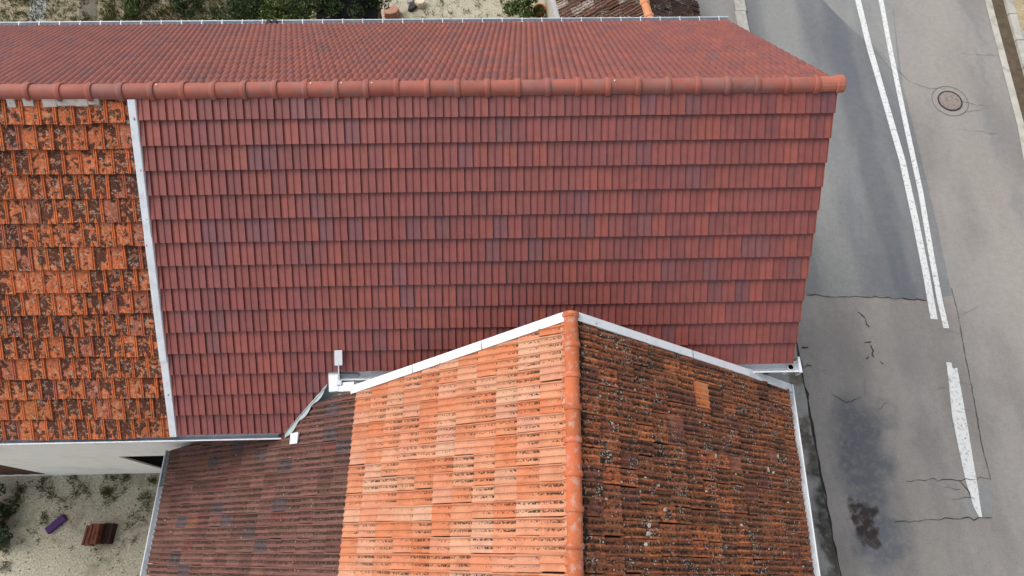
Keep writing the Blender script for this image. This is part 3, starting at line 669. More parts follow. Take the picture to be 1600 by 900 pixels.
b = MB(); b.prism([(XW + .14, YWL, 0), (XW + .14, yN, 0), (XW + .14, yN, zN), (XW + .14, YR, ZR - .2), (XW + .14, YWL, zt)], (-.25, 0, 0)); b.build('gable_wall', M['cream'], house)
b = MB(); b.box((XE - .3, YWL + .1, 0), (XE - .05, y12, 4.9)); b.build('wall', M['cream'], house)

# ------------------------------------------------------------------ the gabled house with orange, purple-brown and mossy tiles
gab = empty('gabled_house'); tag(gab, 'gabled house with patchy orange tiles west and mossy brown tiles toward the road', 'house')
GE_, GW_ = .306, .183
def OP(side, s, r, h=0.0):      # side 'w'/'e', s down the slope, r southward along the ridge
    d, n = (DW, NW) if side == 'w' else (DE, NE); return AP + d * s + RDIR * r + n * h
def sr(u, v, side):
    d, n = (DW, NW) if side == 'w' else (DE, NE); p = hit(u, v, AP, n); return (p - AP) @ d, (p - AP) @ RDIR
RS_END = 6.2
sB = sr(545, 760, 'w')[0]; sWE = sr(250, 800, 'w')[0]; sEE = sr(1250, 760, 'e')[0]
gW1 = hit(550, 612, AP, NW); gW2 = hit(262, 706, AP, NW); gE1 = hit(1233, 606, AP, NE)
def vplane2(a, b_, keep):      # vertical plane through two points, keeping the side of point keep
    t = np.asarray(b_) - np.asarray(a); n = np.array([t[1], -t[0], 0]); n /= np.linalg.norm(n); n = n if (np.asarray(keep) - a) @ n > 0 else -n
    return (tuple(a), tuple(n))
south = AP + RDIR * 3
clW = vplane2(AP, gW1, south); clW2 = vplane2(gW1, gW2, south); clE = vplane2(AP, gE1, south)
clRW = (tuple(AP - SIDE * .03), tuple(-SIDE)); clRE = (tuple(AP + SIDE * .03), tuple(SIDE))
tl = .10
def gdeck(name, side, s0, s1, ga, gb):
    n = NW if side == 'w' else NE
    ra = lambda s: max(((ga - AP) @ RDIR) + (((gb - ga) @ RDIR) * (s - (ga - AP) @ (DW if side == 'w' else DE)) / max(1e-6, (gb - ga) @ (DW if side == 'w' else DE))), -3)
    q = [OP(side, s0, ra(s0)), OP(side, s1, ra(s1)), OP(side, s1, RS_END), OP(side, s0, RS_END)]
    b = MB(); b.hexa([p - n * (tl + .03) for p in q] + [p - n * .03 for p in q]); return b.build(name, M['deck'], gab)
roof_o = gdeck('orange_roof', 'w', 0, sB, AP, gW1); roof_p = gdeck('purple_brown_roof', 'w', sB + .001, sWE - .05, gW1, gW2); roof_m = gdeck('mossy_roof', 'e', 0, sEE - .05, AP, gE1)
PR_G = [(0, .002), (.02, .018), (.10, .022), (.16, .006), (.24, .000), (.36, .006), (.46, .018), (.55, .020), (.62, .004), (.71, .000), (.88, .010), (.985, .012)]
def garden_tile(nm): return tile_mesh(nm, PR_G, GW_, GE_ + .03, .024, thick=.014)
t_o, t_p, t_m = garden_tile('orange_tile'), garden_tile('purple_brown_tile'), garden_tile('mossy_tile')
exW, eyW = RDIR, -DW      # up the slope; right-handed with the outward normal
if np.cross(exW, eyW) @ NW < 0: exW = -RDIR
exE, eyE = RDIR, -DE
if np.cross(exE, eyE) @ NE < 0: exE = -RDIR
def gcol_o():
    t = random.betavariate(1.1, 3.0); a, b2 = np.array((.49, .160, .072)), np.array((.55, .335, .225)); c = a + (b2 - a) * t
    if random.random() < .14: c = c * .55 + np.array((.50, .29, .215)) * .45
    return rough_noise_col(tuple(c), .05)
def gcol_p(i, n):
    r = random.random(); m = .07 if i > 2 else .03
    if r < m: return rough_noise_col((.098, .070, .076), .12)
    if r < m + .04: return rough_noise_col((.19, .085, .050), .1)
    if r < m + .055: return rough_noise_col((.155, .055, .048), .1)
    if r < .45: return rough_noise_col((.135, .062, .050), .14)
    return rough_noise_col((.165, .078, .064), .14)
def gcol_m():
    r = random.random()
    if r < .08: return rough_noise_col((.22, .080, .055), .1)
    if r < .45: return rough_noise_col((.43, .138, .056), .2)
    return rough_noise_col((.30, .105, .050), .2)
def lay_side(side, srange, gcol, jit, jh, mesh, roof, nm, rest, kind, clips):
    sp = []; d, n, ex, ey = (DW, NW, exW, eyW) if side == 'w' else (DE, NE, exE, eyE); flip = (ex @ RDIR) < 0
    for i, s in enumerate(srange):
        for j in range(-7, int(RS_END / GW_)):
            r = j * GW_ + (GW_ if flip else 0)
            sp.append((frame(OP(side, s, r, .003 * math.sin(j * .9 + i)), ex, ey, n, jit, jh), gcol(i, j)))
    lay(sp, mesh, roof, nm, rest, kind, clips, 300)
nO = int(math.floor(sB / GE_)); rowsO = [sB - k * GE_ for k in range(nO, -1, -1)]
rowsP = []
s = sB + GE_
while s < sWE - .08: rowsP.append(s); s += GE_
rowsP.append(sWE)
rowsE = [sEE - k * GE_ for k in range(int(sEE / GE_), -1, -1)]
lay_side('w', rowsO, lambda i, j: gcol_o(), .006, .003, t_o, roof_o, 'orange_tile', 'orange_tile_rows', 'orange', [clW, clRW])
lay_side('w', rowsP, gcol_p, .006, .003, t_p, roof_p, 'purple_brown_tile', 'purple_brown_tile_rows', 'dark', [clW2])
BRIGHT = hit(1098, 612, AP, NE)
bs, br = (BRIGHT - AP) @ DE, (BRIGHT - AP) @ RDIR
bi = min(range(len(rowsE)), key=lambda k: abs(rowsE[k] - GE_ / 2 - bs)); bj = int(math.floor(br / GW_))
def gm(i, j):
    if i == bi and j in (bj, bj + 1): return (.60, .235, .085)
    return gcol_m()
# the two clean replacement tiles are laid on their own so they carry the clean clay
def lay_east():
    sp, cl = [], []; flip = (exE @ RDIR) < 0
    reds = {(bi - 2, bj + 3), (bi + 2, bj + 5), (len(rowsE) - 3, bj + 4)}
    for i, s in enumerate(rowsE):
        for j in range(-7, int(RS_END / GW_)):
            r = j * GW_ + (GW_ if flip else 0); mt = frame(OP('e', s, r, .006 * math.sin(j * 1.3 + i * 2.1)), exE, eyE, NE, .013, .006)
            if i == bi and j in (bj, bj + 1): cl.append((mt, (.56, .19, .07)))
            elif (i, j) in reds: cl.append((mt, (.22, .082, .058)))
            else: sp.append((mt, gcol_m()))
    lay(sp, t_m, roof_m, 'mossy_tile', 'mossy_tile_rows', 'mossy', [clE, clRE], 300)
    t_c = garden_tile('replacement_tile'); lay(cl, t_c, roof_m, 'replacement_tile', 'replacement_tile_rows', 'orange', [clE], 10)
lay_east()

# ridge of the gabled house
rl = .358; r2 = ridge_mesh('ridge_tile', rl, .086, .018, .055, 6, .85); r2.materials.append(M['ridge_o'])
r = -.045; ang = math.atan2(RDIR[1], RDIR[0])
# tiles run from the gable end southward, their collars toward the gable
while r < RS_END:
    p = AP + RDIR * (r + rl) + np.array([0, 0, -.012])
    o = bpy.data.objects.new('ridge_tile', r2); COL.objects.link(o); o.parent = gab
    o.matrix_world = Matrix.Translation(p + RNG.normal(0, .003, 3)) @ Matrix.Rotation(ang + math.pi + random.gauss(0, .008), 4, 'Z') @ Matrix.Rotation(.012, 4, 'Y')
    o.color = (*rough_noise_col((.46, .125, .050), .12), 1); r += rl
b = MB(); p = AP + RDIR * -.05; q = SIDE
b.prism([p + q * .088 * math.cos(math.pi * k / 8) + np.array([0, 0, .085 * math.sin(math.pi * k / 8) - .012]) for k in range(9)], RDIR * .03); b.build('ridge_end', M['ridge_orange'], gab)
# mortar on the west flank of the ridge, moss on the east flank
def blob(b, p, rx, rz, n):
    n = np.asarray(n); a = np.cross(n, (0, 1, .1)); a /= np.linalg.norm(a); c = np.cross(n, a); k = 6; ph = random.random() * 6
    r1 = [p + rx * random.uniform(.7, 1.3) * (math.cos(ph + 2 * math.pi * i / k) * a + math.sin(ph + 2 * math.pi * i / k) * c) - n * .006 for i in range(k)]
    r2_ = [p + .62 * rx * random.uniform(.7, 1.3) * (math.cos(ph + 2 * math.pi * i / k) * a + math.sin(ph + 2 * math.pi * i / k) * c) + n * rz * .75 for i in range(k)]
    b.add(r1 + r2_ + [p + n * rz], [(i, (i + 1) % k, k + (i + 1) % k, k + i) for i in range(k)] + [(k + i, k + (i + 1) % k, 2 * k) for i in range(k)])
b = MB()
for _ in range(260):
    r = random.uniform(0, RS_END)
    if math.sin(r * 3.7) + math.sin(r * 8.3 + 1) < -.2: continue
    q = random.uniform(.006, .016); blob(b, OP('w', .108 + abs(random.gauss(0, .010)), r, .018), q, q * .7, NW)
o = b.build('mortar', M['mortar'], gab); o['kind'] = 'stuff'
b = MB()
for _ in range(620):
    r = random.uniform(0.0, RS_END); dens = .5 + .5 * math.sin(r * 5.1) * math.sin(r * 2.3 + 1)
    if random.random() > .35 + .65 * dens: continue
    s = .085 + abs(random.gauss(0, .035)); q = random.uniform(.008, .026); blob(b, OP('e', s, r, .016 + random.uniform(0, .02)), q, q * .8, NE)
for _ in range(420):
    r = random.uniform(.1, RS_END); s = random.uniform(.15, sEE - .05); j = r / GW_ % 1
    r += ((.24 if random.random() < .5 else .70) - (1 - j)) * 0; q = random.uniform(.010, .030) if random.random() < .82 else random.uniform(.03, .052)
    p = OP('e', s, r, .012)
    if Vector(p - np.array(clE[0])).dot(Vector(clE[1])) < .05: continue
    blob(b, p, q, q * .5, NE)
o = b.build('moss_cushions', M['moss'], gab); o['kind'] = 'stuff'
M['lichen'] = simple('pale_lichen', (.52, .48, .41), .95, .3, 25, .6)
b = MB()
for _ in range(460):
    r = random.uniform(.1, RS_END); s = random.uniform(.12, sEE - .05); q = random.uniform(.006, .014) if random.random() < .75 else random.uniform(.02, .042); p = OP('e', s, r, .017)
    if Vector(p - np.array(clE[0])).dot(Vector(clE[1])) < .05: continue
    blob(b, p, q, .006, NE)
o = b.build('lichen_spots', M['lichen'], gab); o['kind'] = 'stuff'
b = MB()
for _ in range(45):
    r = random.uniform(.1, RS_END); s = random.uniform(sB + .1, sWE - .05); q = random.uniform(.006, .014); p = OP('w', s, r, .016)
    if Vector(p - np.array(clW2[0])).dot(Vector(clW2[1])) < .05: continue
    blob(b, p, q, .007, NW)
o = b.build('lichen_spots', M['lichen'], gab); o['kind'] = 'stuff'

# white folded metal along the gable
def capping(pts, wid, up, mat, parent, drop=.16, name='gable_flashing'):
    pts = [np.asarray(p, float) for p in pts]
    for a, b_ in zip(pts[:-1], pts[1:]):
        t = (b_ - a); ln = np.linalg.norm(t); t /= ln; hn = np.array([-t[1], t[0], 0]); hn /= np.linalg.norm(hn); hn = hn if hn[1] > 0 else -hn; Z = np.array([0, 0, 1.])
        e = t * .012; m = MB(); sec = []
        for p in (a - e, b_ + e):
            sec.append([p + hn * wid * .62 + Z * up, p - hn * wid * .38 + Z * (up + .012), p - hn * wid * .38 + Z * (up - .035), p - hn * wid * .30 + Z * (up - .035), p - hn * wid * .30 + Z * up * .9, p + hn * wid * .55 + Z * (up - .01), p + hn * wid * .55 - Z * drop, p + hn * wid * .62 - Z * drop])
        m.loft(sec, True, True); m.build(name, mat, parent)
ptW = [OP('w', .10, (hit(880, 495, AP, NW) - AP) @ RDIR * 0 - .01), ]
wW = [AP + (gW1 - AP) * t for t in (.025, .36, .68, 1.0)]
wE = [AP + (gE1 - AP) * t for t in (.025, .48, .76)]
eLow = [wE[-1] - np.array([0, 0, .006]), AP + (gE1 - AP) * 1.02 - np.array([0, .02, .004])]
capping(wW, .115, .050, M['white_metal'], gab); capping(wE, .110, .050, M['white_metal'], gab); capping(eLow, .125, .046, M['zinc_light'], gab)
# walls of the gabled house
eW, eE = OP('w', sWE - .30, 0), OP('e', sEE - .28, 0)
def wallp(name, ring, off): b = MB(); b.prism(ring, off); return b.build(name, M['dark_gable' if name == 'gable_wall' else 'cream'], gab)
gN = lambda p: np.array([p[0], p[1] - .02, 0])
def low(p, dz=.2): return np.array([p[0], p[1] - .03, p[2] - dz])
g3 = OP('w', sWE - .3, (gW2 - AP) @ RDIR + .12)
wallp('gable_wall', [gN(AP), gN(gW1), low(gW1), low(AP)], (0, -.22, 0)); wallp('gable_wall', [gN(AP) + np.array([.002, 0, 0]), gN(gE1) + np.array([-.28, 0, 0]), low(gE1) + np.array([-.28, 0, .14]), low(AP) + np.array([.002, 0, 0])], (0, -.2, 0))
wallp('gable_wall', [gN(gW1) - np.array([.001, 0, 0]), np.array([g3[0], g3[1], 0]), np.array([g3[0], g3[1], g3[2] - .2]), low(gW1) - np.array([.001, 0, 0])], (0, -.2, 0))
fS = OP('w', sWE - .3, RS_END - .2); wallp('side_wall', [np.array([g3[0], g3[1] - .21, 0]), np.array([fS[0], fS[1], 0]), np.array([fS[0], fS[1], g3[2] - .2]), np.array([g3[0], g3[1] - .21, g3[2] - .2])], (.2, 0, 0))
a1, a2 = OP('e', sEE - .28, .35), OP('e', sEE - .28, RS_END - .2); wallp('side_wall', [np.array([a1[0], a1[1], 0]), np.array([a2[0], a2[1], 0]), np.array([a2[0], a2[1], a2[2] - .2]), np.array([a1[0], a1[1], a1[2] - .2])], (-.2, 0, 0))
# its gutters
hW = -SIDE; hE = SIDE
w0 = OP('w', sWE, (gW2 - AP) @ RDIR - .02) + hW * .055 + np.array([0, 0, -.035]); w1 = OP('w', sWE, RS_END) + hW * .055 + np.array([0, 0, -.035])
wm = w0 + (w1 - w0) * .115
gutter('gutter', w0, wm, hW, .072, M['zinc_old'], M['white_metal'], gab); gutter('gutter', wm + (w1 - w0) * .002, w1, hW, .072, M['zinc_light'], M['white_metal'], gab)
e0 = OP('e', sEE, (gE1 - AP) @ RDIR - .05) + hE * .055 + np.array([0, 0, -.03]); e1 = OP('e', sEE, RS_END) + hE * .055 + np.array([0, 0, -.03])
gutter('gutter', e0, e1, hE, .060, M['zinc_light'], M['white_metal'], gab)

# valley flashing where the purple-brown slope meets the red eave rows
m = MB(); Lr, Cr, Rr = [], [], []; wv = np.cross(vd, (0, 0, 1.)); wv /= np.linalg.norm(wv); wv = wv if wv[0] > 0 else -wv
NSEG = 14
for k in range(NSEG + 1):
    t = k / NSEG; p = VU + (VL - VU) * t; wl = .015 + .02 * t; wr = .05 + .045 * abs(math.sin(t * 9.5)) + .03 * t
    Lr.append(p - wv * wl + NRED * (.095)); Cr.append(p + np.array([0, 0, .078])); Rr.append(p + wv * wr * .6 + NW * .072 + np.array([0, -wr * .6, 0]))
for R3 in (Lr, Rr): pass
m.loft([[a, c, d_] for a, c, d_ in zip(Lr, Cr, Rr)]); m.loft([[a - np.array([0, 0, .012]), c - np.array([0, 0, .012]), d_ - np.array([0, 0, .012])] for a, c, d_ in zip(Lr, Cr, Rr)]); m.build('valley_flashing', M['zinc_old'], gab)
# apron where the valley drains over the purple-brown tiles
p = hit(460, 687, AP + NW * .05, NW); m = MB(); q = lambda s, r, h: p + DW * s + RDIR * r + NW * h
m.hexa([q(-.10, -.10, 0), q(.07, -.09, 0), q(.085, .06, 0), q(-.085, .06, 0), q(-.10, -.10, .03), q(.07, -.09, .03), q(.085, .06, .012), q(-.085, .06, .012)]); m.build('valley_apron', M['zinc_light'], gab)
b = MB(); b.box((-2.34, 2.30, g12[2] - .12), (-1.55, 2.74, g12[2] - .075)); b.build('flashing_tray', M['zinc_light'], gab)
b = MB(); hq = [hit(u, v, RP(0, 0) - NRED * .02, NRED) for u, v in ((478, 642), (545, 642), (560, 584), (500, 584))]; b.hexa([q_ - NRED * .03 for q_ in hq] + hq); b.build('valley_lining', M['zinc_old'], gab)
# white end pieces at the head of the valley
pz = VU[2] + .10
def plate(name, quad, z, t, mat, parent):
    b = MB(); c = [gp(u, v, z) for u, v in quad]; b.hexa([x - np.array([0, 0, t]) for x in c] + c); return b.build(name, mat, parent)
plate('flashing_plate', [(513, 581), (528, 580), (528, 611), (514, 612)], pz + .05, .09, M['white_metal'], gab)
plate('flashing_plate', [(528.5, 598), (553, 596), (553, 611), (528.5, 612)], pz + .045, .09, M['white_metal'], gab)

# ------------------------------------------------------------------ small mast with a white plate at the valley head
ms = empty('mast'); tag(ms, 'small white plate on a thin metal rod lying on the red tiles', 'mast')
rq = lambda u, v, h: hit(u, v, RP(0, 0) + NRED * h, NRED)
b = MB(); b.tube([rq(530.5, 598, .12), rq(529.5, 582, .115), rq(529, 566, .105)], .010, 6); b.build('rod', M['zinc_light'], ms)
b = MB(); c4 = [rq(523.5, 570, .085), rq(535.5, 569.5, .085), rq(535, 547, .085), rq(523, 547.5, .085)]; b.hexa(c4 + [p + NRED * .028 for p in c4]); b.build('plate', M['white_metal'], ms)
bq = rq(530.5, 597, .10); b = MB(); b.box(bq + np.array([-.035, -.05, -.06]), bq + np.array([.035, .03, .035])); b.build('foot', M['zinc'], ms)

# ------------------------------------------------------------------ courtyard things
blk = MB(); bc = gp(90, 819); a0 = gp(77, 828) ; a1 = gp(103, 807); ax = (a1 - a0) / np.linalg.norm(a1 - a0); ay = np.array([-ax[1], ax[0], 0]); hl, hw, hh = .215, .075, .10
ring = []
for z, i_ in ((0, 0), (hh - .01, 0), (hh, .01)):
    ring.append([bc + ax * sx * (hl - i_) + ay * sy * (hw - i_) + np.array([0, 0, z]) for sx, sy in ((-1, -1), (1, -1), (1, 1), (-1, 1))])
blk.loft(ring, True, True); o = blk.build('block', M['purple']); tag(o, 'purple painted block lying on the courtyard gravel', 'block')
def pile_tile_mesh():
    b = MB(); w, l = .195, .40
    b.box((-w / 2, -l / 2, 0), (w / 2, l / 2, .022))
    for x in (-w / 2 + .001, w / 2 - .041): b.box((x, -l / 2 + .001, .0225), (x + .04, l / 2 - .001, .044))
    b.box((-w / 2 + .045, l / 2 - .05, .0225), (w / 2 - .045, l / 2 - .004, .04)); b.box((-w / 2 + .045, -l / 2 + .004, .0225), (w / 2 - .045, -l / 2 + .03, .034))
    b.box((-.02, -l / 2 + .08, .0225), (.02, l / 2 - .10, .032))
    me = bpy.data.meshes.new('roof_tile'); me.from_pydata(b.V, [], b.F); me.update(); return me
pm = pile_tile_mesh()
M['pile'] = tint_mat('pile_clay', (.06, .025, .018), .75, .8, 9); pm.materials.append(M['pile'])
def pile_at(p, n, yaw, col, lab):
    t = empty('pile'); tag(t, lab, 'pile', 'piles of loose roof tiles in the courtyard')
    for k in range(n):
        o = bpy.data.objects.new('roof_tile', pm); COL.objects.link(o); o.parent = t; o.location = (p[0] + random.gauss(0, .005), p[1] + random.gauss(0, .005), .001 + k * .0445); o.rotation_euler = (0, 0, yaw + random.gauss(0, .012))
        o.color = (*rough_noise_col(col, .1), 1)
cs = gp(151, 834, .2); yw = -.06
pile_at(cs + np.array([-.202, -.03, 0]), 3, yw, (.16, .062, .042), 'low pile of pale brown roof tiles beside the tallest rust red pile')
pile_at(cs, 8, yw, (.17, .052, .03), 'tallest pile of rust red roof tiles in the middle of the three')
pile_at(cs + np.array([.200, .01, 0]), 4, yw, (.040, .017, .015), 'pile of roof tiles coloured near black for shade beside the tallest rust red pile')  # near-black tile colour holds the shade on this side of the stack

def scatter(name, pts, mat, hgt, wid, per, spread, label, cat, thin=1.0, kind='stuff', parent=None):
    V, Fc, C4 = [], [], []
    for (x, y, z, sc) in pts:
        for _ in range(max(2, int(per * sc))):
            a = random.uniform(0, 6.28); r = abs(random.gauss(0, spread * sc)); p = np.array([x + r * math.cos(a), y + r * math.sin(a), z]); h = hgt * sc * random.uniform(.4, 1.2); w = wid * random.uniform(.6, 1.4); b2 = random.uniform(0, 6.28)
            t = np.array([math.cos(b2), math.sin(b2), 0]); lean = np.array([math.cos(a), math.sin(a), 0]) * h * random.uniform(.2, 1.0); i = len(V)
            V += [p - t * w, p + t * w, p + lean * .6 + np.array([0, 0, h * .7]) + t * w * .8, p + lean + np.array([0, 0, h])]; Fc.append((i, i + 1, i + 2, i + 3)); g = random.random(); C4 += [(g, g, g, 1)] * 4
    me = bpy.data.meshes.new(name); me.from_pydata([tuple(v) for v in V], [], Fc); me.update(); at = me.attributes.new('tcol', 'FLOAT_COLOR', 'POINT'); at.data.foreach_set('color', np.array(C4, dtype=np.float32).ravel())
    o = link(name, me, mat, parent); tag(o, label, cat, kind=kind); return o
wp = []
for u, v, n, sd in ((115, 748, 10, 6), (180, 746, 16, 7), (195, 744, 12, 5), (125, 762, 8, 6), (138, 770, 5, 4), (172, 772, 22, 7), (70, 756, 9, 7), (80, 770, 9, 7), (68, 812, 8, 4), (212, 812, 7, 7), (95, 795, 5, 8), (228, 780, 8, 6), (240, 750, 10, 4), (25, 775, 18, 7), (10, 800, 20, 8), (5, 850, 16, 6), (35, 760, 8, 8), (60, 740, 0, 1), (226, 785, 5, 8), (110, 775, 6, 10), (185, 765, 6, 8), (210, 845, 4, 10), (50, 850, 5, 14), (130, 880, 5, 25), (8, 885, 6, 5)):
    for _ in range(n):
        q = gp(u + random.gauss(0, sd), v + random.gauss(0, sd * .8)); 
        if q[1] < 2.05 and q[0] < -6.1: wp.append((q[0], q[1], 0, random.uniform(.4, 1.1)))
scatter('weeds', wp, M['leaf_weed'], .075, .0065, 30, .075, 'low weeds growing through the courtyard gravel', 'weeds')
# loose pebbles
b = MB()
for _ in range(2600):
    x, y = random.uniform(-12.5, -6.0), random.uniform(-4, 2.02); q = random.choice((.008, .010, .012, .014, .018, .026)); p = np.array([x, y, 0.]); a = random.uniform(0, 6)
    r1 = [p + q * random.uniform(.7, 1.3) * np.array([math.cos(a + k * 1.571), math.sin(a + k * 1.571), 0]) for k in range(4)]
    b.add(r1 + [p + np.array([0, 0, q * .8])], [(0, 1, 4), (1, 2, 4), (2, 3, 4), (3, 0, 4)])
def pebble_mat():
    m = NT('pebbles'); P = m.pos(); v = m.voro(P, 9); sp = m.n('ShaderNodeSeparateColor'); m.L(v.outputs['Color'], sp.inputs[0])
    return m.out(m.ramp(sp.outputs[0], [(0, (.07, .06, .05)), (.35, (.28, .23, .16)), (.6, (.5, .45, .34)), (1, (.62, .58, .48))]), .9)
M['pebble'] = pebble_mat(); o = b.build('pebbles', M['pebble']); tag(o, 'loose pebbles scattered over the courtyard gravel', 'pebbles', kind='stuff')

# ------------------------------------------------------------------ plants
def bush(name, centers, nleaf, leaf, mat, label, cat, group=None, trunk_to=None, root=None):
    t = empty(name); tag(t, label, cat, group)
    V, Fc, C4 = [], [], []; tot = sum(r ** 2 for *_, r in centers)
    for (x, y, z, r) in centers:
        for _ in range(int(nleaf * r * r / tot)):
            d = RNG.normal(0, 1, 3); d /= np.linalg.norm(d); rr = r * random.uniform(.45, 1.05) ** .6; p = np.array([x, y, z]) + d * rr * np.array([1, 1, .8])
            if p[2] < .03: continue
            a = RNG.normal(0, 1, 3) + np.array([0, 0, .5]); a /= np.linalg.norm(a); u_ = np.cross(a, d); u_ /= np.linalg.norm(u_) + 1e-6; w_ = np.cross(a, u_); L = leaf * random.uniform(.6, 1.4); i = len(V)
            V += [p - u_ * L, p - w_ * L * .45, p + u_ * L, p + w_ * L * .45]; Fc.append((i, i + 1, i + 2, i + 3)); g = min(1, max(0, random.gauss(.45, .28))); C4 += [(g, g, g, 1)] * 4
    me = bpy.data.meshes.new('crown'); me.from_pydata([tuple(v) for v in V], [], Fc); me.update(); at = me.attributes.new('tcol', 'FLOAT_COLOR', 'POINT'); at.data.foreach_set('color', np.array(C4, dtype=np.float32).ravel()); link('crown', me, mat, t)
    b = MB(); rt = np.array(root if root is not None else (centers[0][0], centers[0][1], 0.))
    for (x, y, z, r) in centers[:6]: b.tube([rt - np.array([0, 0, .05]), rt + (np.array([x, y, z]) - rt) * .5 + RNG.normal(0, .04, 3), np.array([x, y, z])], .022, 5)
    b.build('trunk', M['trunk'], t); return t
def around(u, v, z, n, sp, r0, r1, sz=.3):
    c = gp(u, v, z); return [(c[0] + random.gauss(0, sp), c[1] + random.gauss(0, sp), max(r0 * .6, z + random.gauss(0, sz)), random.uniform(r0, r1)) for _ in range(n)]
bush('shrub', around(-10, 812, .3, 8, .15, .14, .24, .10) + around(-4, 780, .25, 5, .12, .12, .20, .08) + around(-14, 848, .3, 5, .15, .14, .24, .1), 2300, .035, M['leaf_dark'], 'dark leafy shrub at the edge of the gravel courtyard', 'shrub')
bush('tree', around(455, 8, 1.3, 20, .42, .26, .42, .35) + around(440, 26, .9, 6, .25, .22, .32, .2), 5200, .050, M['leaf_green'], 'dense green shrubby tree beside the black felt shed top', 'tree')
bush('tree', around(388, 4, .8, 12, .42, .25, .40, .25) + around(380, 22, .4, 5, .3, .18, .28, .1), 3000, .045, M['leaf_dark'], 'dark low evergreen beside the green shrubby tree', 'tree')
bush('tree', around(500, 10, 1.7, 8, .25, .2, .32, .15) + around(545, -4, 1.9, 8, .4, .2, .3, .1) + around(585, 10, 1.6, 7, .22, .16, .28, .2), 3600, .045, M['leaf_dark'], 'dark evergreen spreading over the black felt shed top', 'tree')
bush('shrub', around(208, 2, .25, 6, .25, .14, .22, .08), 1100, .04, M['leaf_green'], 'small bright green shrub beside the dark soil strip', 'shrub')
bush('shrub', around(285, 2, .3, 6, .3, .14, .24, .08), 1200, .04, M['leaf_dark'], 'small dark shrub standing alone in the rough grass', 'shrub')
bush('bushy_plant', around(822, 14, .5, 9, .25, .15, .27, .15), 2200, .045, M['leaf_green'], 'green bushy plant beside the orange flower pot', 'plant')
# weeds on the garden ground
wp = []
for _ in range(1150):
    u = random.choice((random.uniform(160, 420), random.uniform(160, 420), random.uniform(0, 60), random.uniform(590, 860), random.uniform(60, 160))); v = random.uniform(-30, 48); q = gp(u, v)
    if q[1] > 10.4: wp.append((q[0], q[1], 0, random.uniform(.4, 1.2) * (1.2 if 160 < u < 420 else .6)))
scatter('weeds', wp, M['leaf_weed'], .10, .011, 26, .11, 'rough grass and weeds behind the long house', 'weeds')
# soil and slab strips in the garden
M['soil'] = gravel_mat('dark_soil', (.10, .085, .065), (.17, .15, .12), (.05, .05, .03), .5)
for i, (ua, ub, va, vb, mt) in enumerate(((49, 74, -40, 60, 'slab'), (126, 153, -40, 60, 'soil'))):
    o = sheet('garden_path', [gxy(ua, va), gxy(ub, va), gxy(ub - 3, vb), gxy(ua - 4, vb)], .004, M[mt]); tag(o, kind='structure')
o = sheet('gravel_bed', [gxy(u, v) for u, v in ((598, 60), (592, -60), (880, -60), (872, 60))], .004, M['gravel']); tag(o, kind='structure')
# stones in the garden
def rock(name, u, v, sx, sy, sz, yaw, mat, label):
    p = gp(u, v); b = MB(); k = 8; ca, sa = math.cos(yaw), math.sin(yaw); rings = []
    for z, f in ((0, 1.0), (sz * .6, 1.02), (sz, .86)):
        rr = []
        for i in range(k):
            a = 2 * math.pi * i / k + .39; q = max(abs(math.cos(a)), abs(math.sin(a))); x, y = sx * f * math.cos(a) / q * random.uniform(.93, 1.03), sy * f * math.sin(a) / q * random.uniform(.93, 1.03); rr.append((p[0] + x * ca - y * sa, p[1] + x * sa + y * ca, z))
        rings.append(rr)
    b.loft(rings, True, True); o = b.build(name, M[mat]); tag(o, label, 'stone', 'stones in the garden')
rock('stone', 657, 8, .16, .14, .18, .1, 'limestone', 'pale square stone on the dry garden soil')
rock('stone', 645, 13, .10, .17, .12, -.6, 'darkstone', 'dark tilted stone leaning by the pale square stone')
rock('stone', 641, 3, .09, .14, .12, .3, 'slab', 'grey stone lying behind the dark tilted stone')
rock('stone', 613, 24, .24, .16, .22, .4, 'pink', 'pinkish brown stone beside the black felt shed top')
# shed with black felt top, added to stand for deep shade under the evergreens
shd = empty('shadebox'); tag(shd, 'low dark shed with black felt top painted as deep shade among the garden trees', 'shadebox')
qa, qb, qc, qd = gp(494, 38, 1.7), gp(590, 38, 1.7), gp(586, -40, 1.7), gp(494, -40, 1.7)
b = MB(); b.hexa([np.array([p[0], p[1], 1.58]) for p in (qa, qb, qc, qd)] + [np.array([p[0], p[1], z]) for p, z in ((qa, 1.64), (qb, 1.64), (qc, 1.78), (qd, 1.78))]); b.build('roof', M['unlit'], shd)
b = MB(); ctr = (qa + qc) / 2; b.hexa([np.array([*(ctr + (p - ctr) * .93)[:2], 0]) for p in (qa, qb, qc, qd)] + [np.array([*(ctr + (p - ctr) * .93)[:2], 1.581]) for p in (qa, qb, qc, qd)]); b.build('wall', M['wood'], shd)
# flower pot
p = gp(843, 19, .2); b = MB(); pr = [(.0, .10), (.30, .15), (.30, .175), (.36, .18), (.36, .15), (.31, .14)]
b.loft([[(p[0] + r * math.cos(2 * math.pi * k / 14), p[1] + r * math.sin(2 * math.pi * k / 14), z) for k in range(14)] for z, r in pr], True); pot = empty('flower_pot'); b.build('pot', M['pot'], pot); tag(pot, 'orange terracotta flower pot beside the outbuilding wall', 'flower pot')
b = MB(); b.add([(p[0] + .142 * math.cos(2 * math.pi * k / 14), p[1] + .142 * math.sin(2 * math.pi * k / 14), .32) for k in range(14)], [tuple(range(14))]); b.build('soil', M['dirt'], pot)

